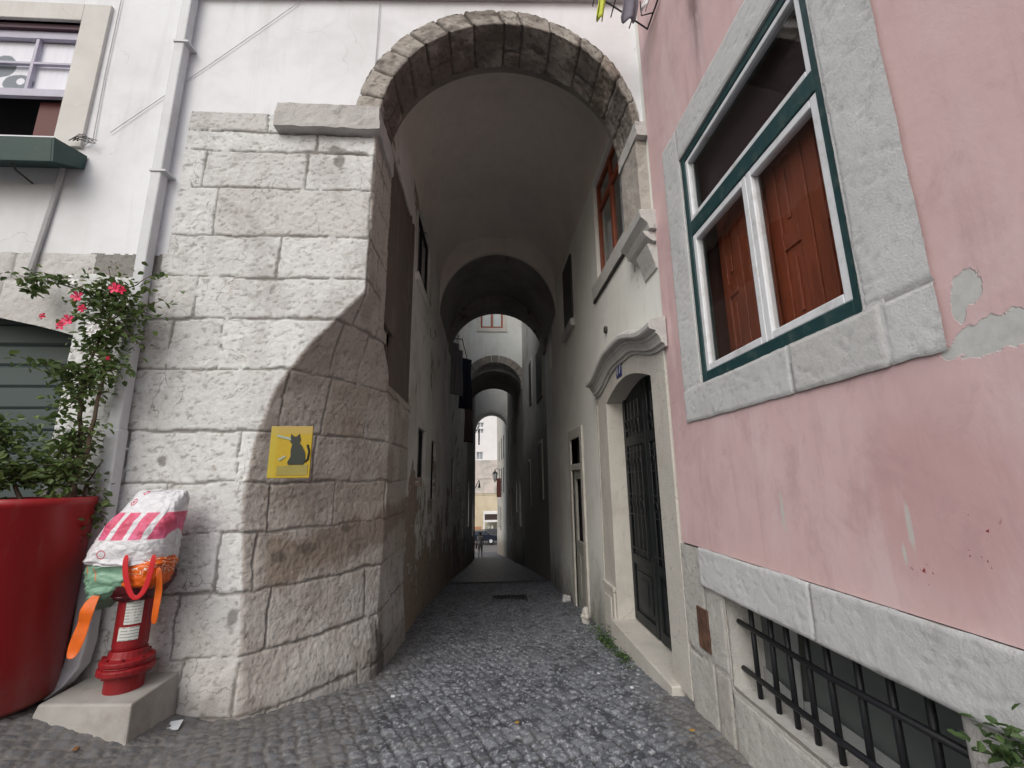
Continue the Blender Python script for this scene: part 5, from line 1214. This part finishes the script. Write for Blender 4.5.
mains = [branch(base, (-2.96, 3.36, 2.2), 9, .08, .02, .012), branch((PX+.2, PY+.1, 1.42), (-2.86, 3.38, 2.6), 10, .10, .016, .008), branch((PX, PY, 1.42), (-3.4, 3.25, 1.9), 6, .05, .014, .006), branch((PX+.25, PY+.15, 1.42), (-2.78, 3.42, 1.7), 6, .05, .01, .004), branch((-2.96, 3.36, 2.2), (-2.8, 3.36, 3.0), 7, .05, .012, .005), branch((-2.86, 3.36, 2.95), (-3.52, 3.42, 3.12), 7, .03, .007, .003)]
for c, rr, n in clusters:
    n = int(n*1.5)
    for k in range(max(3, n//22)):
        src = min((p for m in mains for p in m), key=lambda p: (p[0]-c[0])**2+(p[2]-c[2])**2 + R.uniform(0, .03))
        e = tuple(c[i]+rr[i]*R.gauss(0, .62) for i in range(3)); e = (e[0], min(e[1], 3.56), e[2])
        pts = branch(src, e, 5, .04, .005, .0018)
        for _ in range(int(n/max(3, n//22))):
            q = pts[min(5, int(R.uniform(1.5, 6)))]; s_ = .32
            lp_.append((q[0]+rr[0]*R.gauss(0, s_), min(3.57, q[1]+rr[1]*R.gauss(0, s_)), q[2]+rr[2]*R.gauss(0, s_)))
obj('stem', stems, M['stem'], bush)
leaves_mesh('foliage', lp_, .056, M['leaf'], bush, 3)
def flower(c, r, mat, n=5, ang=0, name='flower'):
    bm = bmesh.new(); c = Vector(c)
    for k in range(n):
        a = 2*PI*k/n+ang; d = Vector((math.cos(a), -.35, math.sin(a))); sd = Vector((-math.sin(a), 0, math.cos(a)))
        q = [(0, 0, .006), (.35, .22, -.004), (.72, .36, -.012), (.98, .22, -.004), (1.02, 0, .004), (.95, -.24, -.002), (.70, -.36, -.010), (.35, -.22, -.004)]
        bm.faces.new([bm.verts.new(c+d*r*a_+sd*r*b_+Vector((0, g_, 0))) for a_, b_, g_ in q])
    lathe(bm, [(r*.12, c.z-r*.05), (r*.12, c.z+r*.05)], (c.x, c.y-.01), 6)
    return obj(name, bm, mat, bush)
for (x, z, r_, k) in ((-2.97, 2.88, .055, 0), (-2.92, 2.79, .04, 0), (-3.0, 2.70, .055, 0), (-3.04, 2.66, .045, 0), (-2.72, 2.95, .055, 0), (-2.67, 2.935, .04, 0), (-3.18, 2.73, .03, 0), (-3.19, 1.82, .05, 0), (-3.14, 1.83, .04, 0), (-3.26, 1.80, .03, 0), (-2.68, 2.42, .02, 0), (-3.36, 1.47, .04, 0), (-3.42, 1.6, .04, 0), (-3.42, 2.12, .02, 0),
                      (-3.02, 3.02, .05, 1), (-2.84, 2.66, .045, 1), (-2.80, 2.64, .045, 1), (-2.83, 2.61, .04, 1)):
    yy = 3.20 if z > 2 else 3.02
    f = flower((x, yy, z), r_*.78, M['petal_white'] if k else M['petal_pink'], 5, x*40)
# iron hoop supports in the pot
bm = bmesh.new()
for q in range(2): tube(bm, [(-2.95+.10*math.cos(a), 3.35, 1.44+(.10+.05*q)*math.sin(a)) for a in np.linspace(0, PI, 10)], .006, 5)
obj('plant_hoop', bm, M['darkwire'], bush)

# weeds by the threshold, wall weed, stones, litter, drain, laundry
def weed(c, rx, ry, n, h, label, seed, mat='grass', cat='weeds'):
    r = random.Random(seed); pts = [(c[0]+r.gauss(0, rx), c[1]+r.gauss(0, ry), c[2]+abs(r.gauss(0, h))) for _ in range(n)]
    o = leaves_mesh('weed_clump', pts, .035, M[mat], None, seed, droop=-.5); origin_to(o, c); return tag(o, label, cat, None, 'stuff' if n > 10 else None)
weed((1.33, 5.35, gzf(1.33, 5.35)), .045, .28, 330, .035, 'green weeds growing along the wall left of the door step', 4)
weed((1.33, 4.72, gzf(1.33, 4.7)), .03, .10, 90, .025, 'small tuft of weeds against the front of the door step', 6)
weed((1.41, 1.27, .80), .035, .05, 120, .05, 'green wall fern sprouting from the plinth at the lower right corner', 8, cat='plant')
def stone(c, s, label, mat, seed, cat='stone', name='loose_stone'):
    bm = bmesh.new(); bmesh.ops.create_icosphere(bm, subdivisions=3, radius=1)
    for v in bm.verts:
        n_ = v.co.normalized(); k = 1+.22*math.sin(n_.x*3+seed)+.16*math.sin(n_.y*4+seed*2)+.10*math.sin(n_.z*7+seed)
        v.co = Vector((c[0]+n_.x*s[0]*k, c[1]+n_.y*s[1]*k, c[2]+s[2]*.8+n_.z*s[2]*k))
    o = obj(name, bm, mat); origin_to(o, c); return tag(o, label, cat)
stone((1.36, 6.62, gzf(0, 6.62)), (.07, .08, .09), 'pale rounded stone standing against the right alley wall', M['limest2'], 1)
stone((1.40, 8.35, gzf(0, 8.35)), (.06, .07, .07), 'smaller brown stone by the foot of the far side door', M['garstone'], 4)
def litter(x, y, w, d, rz, mat, label, cat='litter', name='paper_scrap'):
    z = gzf(x, y)+.012; bm = bmesh.new(); Mx = Matrix.Translation((x, y, z)) @ Matrix.Rotation(rz, 4, 'Z') @ Matrix.Rotation(.12, 4, 'X')
    box(bm, -w/2, w/2, -d/2, d/2, 0, .003, Mx); o = obj(name, bm, mat); origin_to(o, (x, y, z)); return tag(o, label, cat)
M['paper'] = m_plain('white_paper', (.62, .66, .70), .8, .05); M['dryleaf'] = m_plain('dry_leaf', (.42, .24, .04), .8, .2)
litter(-2.02, 3.40, .07, .10, .3, M['paper'], 'white paper scrap beside the concrete block')
litter(-2.75, 2.98, .03, .05, 1.1, M['paper'], 'tiny white scrap in front of the red pot')
litter(-2.95, 3.0, .05, .04, .4, M['dryleaf'], 'yellow dry leaf on the ground below the red pot', 'leaf', 'dry_leaf')
litter(-2.30, 3.0, .04, .02, 2.0, m_plain('brown_leaf', (.22, .09, .03), .8), 'brown dry leaf in front of the concrete block', 'leaf', 'dry_leaf')
litter(.98, 4.3, .02, .025, .5, M['paper'], 'small white scrap on the cobbles near the door step')
litter(-.72, 3.9, .03, .025, .2, M['paper'], 'small white scrap on the cobbles in front of the pier')
for q_, (x_, y_, m_, a_) in enumerate(((1.15, 3.9, 'paper', 'torn white scrap on the cobbles below the door threshold'), (-3.0, 2.75, 'paper', 'white scrap at the lower left edge of the street'), (.2, 3.3, 'dryleaf', 'tan dry leaf lying in the middle of the near cobbles'), (1.28, 3.1, 'dryleaf', 'tan dry leaf near the foot of the cellar wall'))):
    litter(x_, y_, .022, .03, q_*1.3, M[m_], a_, *(('leaf', 'dry_leaf') if m_ == 'dryleaf' else ()))
gd = empty('drain_grate', (.42, 8.7, gzf(0, 8.7)), 'small iron drain grate in the middle of the alley paving', 'drain')
zz = gzf(0, 8.7)
bm = boxes((.10, .74, 8.42, 8.46, zz, zz+.025), (.10, .74, 8.94, 8.98, zz, zz+.04), (.10, .14, 8.46, 8.94, zz, zz+.03), (.70, .74, 8.46, 8.94, zz, zz+.03)); obj('frame', bm, M['black'], gd)
bm = bmesh.new()
for k in range(8): box(bm, .17+.066*k, .195+.066*k, 8.46, 8.94, zz-.005, zz+.026)
obj('grate_bars', bm, M['black'], gd)
bm = bmesh.new(); box(bm, .14, .70, 8.46, 8.94, zz-.1, zz-.006); obj('pit', bm, M['dark_in'], gd)
# airer at the very top
ar = empty('clothes_airer', (1.47, 3.2, 5.62), 'black wire clothes airer with garments at the top of the pink house corner', 'airer')
bm = bmesh.new()
for yy in (2.95, 3.25): tube(bm, [(1.475, yy, 5.60), (1.15, yy, 5.86), (.95, yy, 6.0)], .008, 5)
tube(bm, [(1.47, 2.95, 5.60), (1.47, 3.25, 5.60)], .008, 5); tube(bm, [(1.47, 3.1, 5.60), (1.36, 3.1, 5.56), (1.36, 3.1, 5.72)], .006, 5)
for k in range(3): tube(bm, [(1.0+.17*k, 2.85, 5.965-.12*k), (1.0+.17*k, 3.35, 5.965-.12*k)], .006, 5)
obj('wire_frame', bm, M['black'], ar)
def cloth(y, x0, x1, z0, z1, mat, label, name):
    n = 10; m = 12; U, V = np.meshgrid(np.linspace(0, 1, n), np.linspace(0, 1, m), indexing='ij')
    P = np.stack([x0+(x1-x0)*U+.02*np.sin(V*4), y+.03*np.sin(U*9)*(.3+V), z1+(z0-z1)*V*(1-.25*np.abs(U-.5))], -1)
    o = grid_mesh(name, P, mat); s = o.modifiers.new('s', 'SOLIDIFY'); s.thickness = .008; origin_to(o, ((x0+x1)/2, y, z0)); tag(o, label, 'clothing')
cloth(3.12, .975, 1.04, 5.50, 5.97, m_plain('yellow_green_cloth', (.50, .55, .08), .9), 'thin yellow green cloth hanging from the airer', 'scarf')
cloth(3.08, 1.18, 1.32, 5.45, 5.85, m_plain('slate_cloth', (.17, .16, .20), .9), 'slate grey garment hanging from the airer', 'garment')
cloth(3.0, 1.34, 1.39, 5.50, 5.72, m_plain('white_cloth', (.7, .7, .72), .9), 'narrow white cloth hanging from the airer beside the pink wall', 'towel')

# ------------------------------------------------------------------ camera
cam = bpy.data.cameras.new('camera'); co = bpy.data.objects.new('camera', cam); col.objects.link(co)
f = 445.0
cam.sensor_width = 36; cam.lens = 36*f/1024; cam.clip_start = .05; cam.clip_end = 600
F_ = Vector((0.055760, 0.976041, 0.210318))
R_ = Vector((0.998443, -0.054834, -0.010238))
U_ = Vector((-0.001540, -0.210562, 0.977579))
co.matrix_world = Matrix((( R_.x, U_.x, -F_.x, 0), (R_.y, U_.y, -F_.y, 0), (R_.z, U_.z, -F_.z, 1.55), (0, 0, 0, 1)))
scene.camera = co

# ------------------------------------------------------------------ light
w = bpy.data.worlds.new('World'); scene.world = w; w.use_nodes = True; nt = w.node_tree; nt.nodes.clear()
sky = nt.nodes.new('ShaderNodeTexSky'); sky.sky_type = 'NISHITA'; sky.sun_disc = False
SE, SR = 42, 208
sky.sun_elevation = math.radians(SE); sky.sun_rotation = math.radians(SR); sky.dust_density = 4; sky.air_density = 1.5
hs_ = nt.nodes.new('ShaderNodeHueSaturation'); hs_.inputs['Saturation'].default_value = .62
bgn = nt.nodes.new('ShaderNodeBackground'); bgn.inputs[1].default_value = .15; ow_ = nt.nodes.new('ShaderNodeOutputWorld')
nt.links.new(sky.outputs[0], hs_.inputs['Color']); nt.links.new(hs_.outputs[0], bgn.inputs[0]); nt.links.new(bgn.outputs[0], ow_.inputs[0])
sl = bpy.data.lights.new('sun', 'SUN'); sl.energy = 1.0; sl.angle = math.radians(40); sl.color = (.96, .985, 1)
so = bpy.data.objects.new('sun', sl); col.objects.link(so)
# sun_rotation is measured from +Y towards +X
d = Vector((math.sin(math.radians(SR))*math.cos(math.radians(SE)), math.cos(math.radians(SR))*math.cos(math.radians(SE)), math.sin(math.radians(SE))))
so.rotation_euler = d.to_track_quat('Z', 'Y').to_euler()
scene.view_settings.view_transform = 'Standard'; scene.view_settings.look = 'None'; scene.view_settings.exposure = 0.02; scene.view_settings.gamma = 1
scene.view_settings.use_curve_mapping = False
scene.cycles.max_bounces = 8; scene.cycles.diffuse_bounces = 5; scene.cycles.transparent_max_bounces = 8
scene.cycles.use_denoising = True
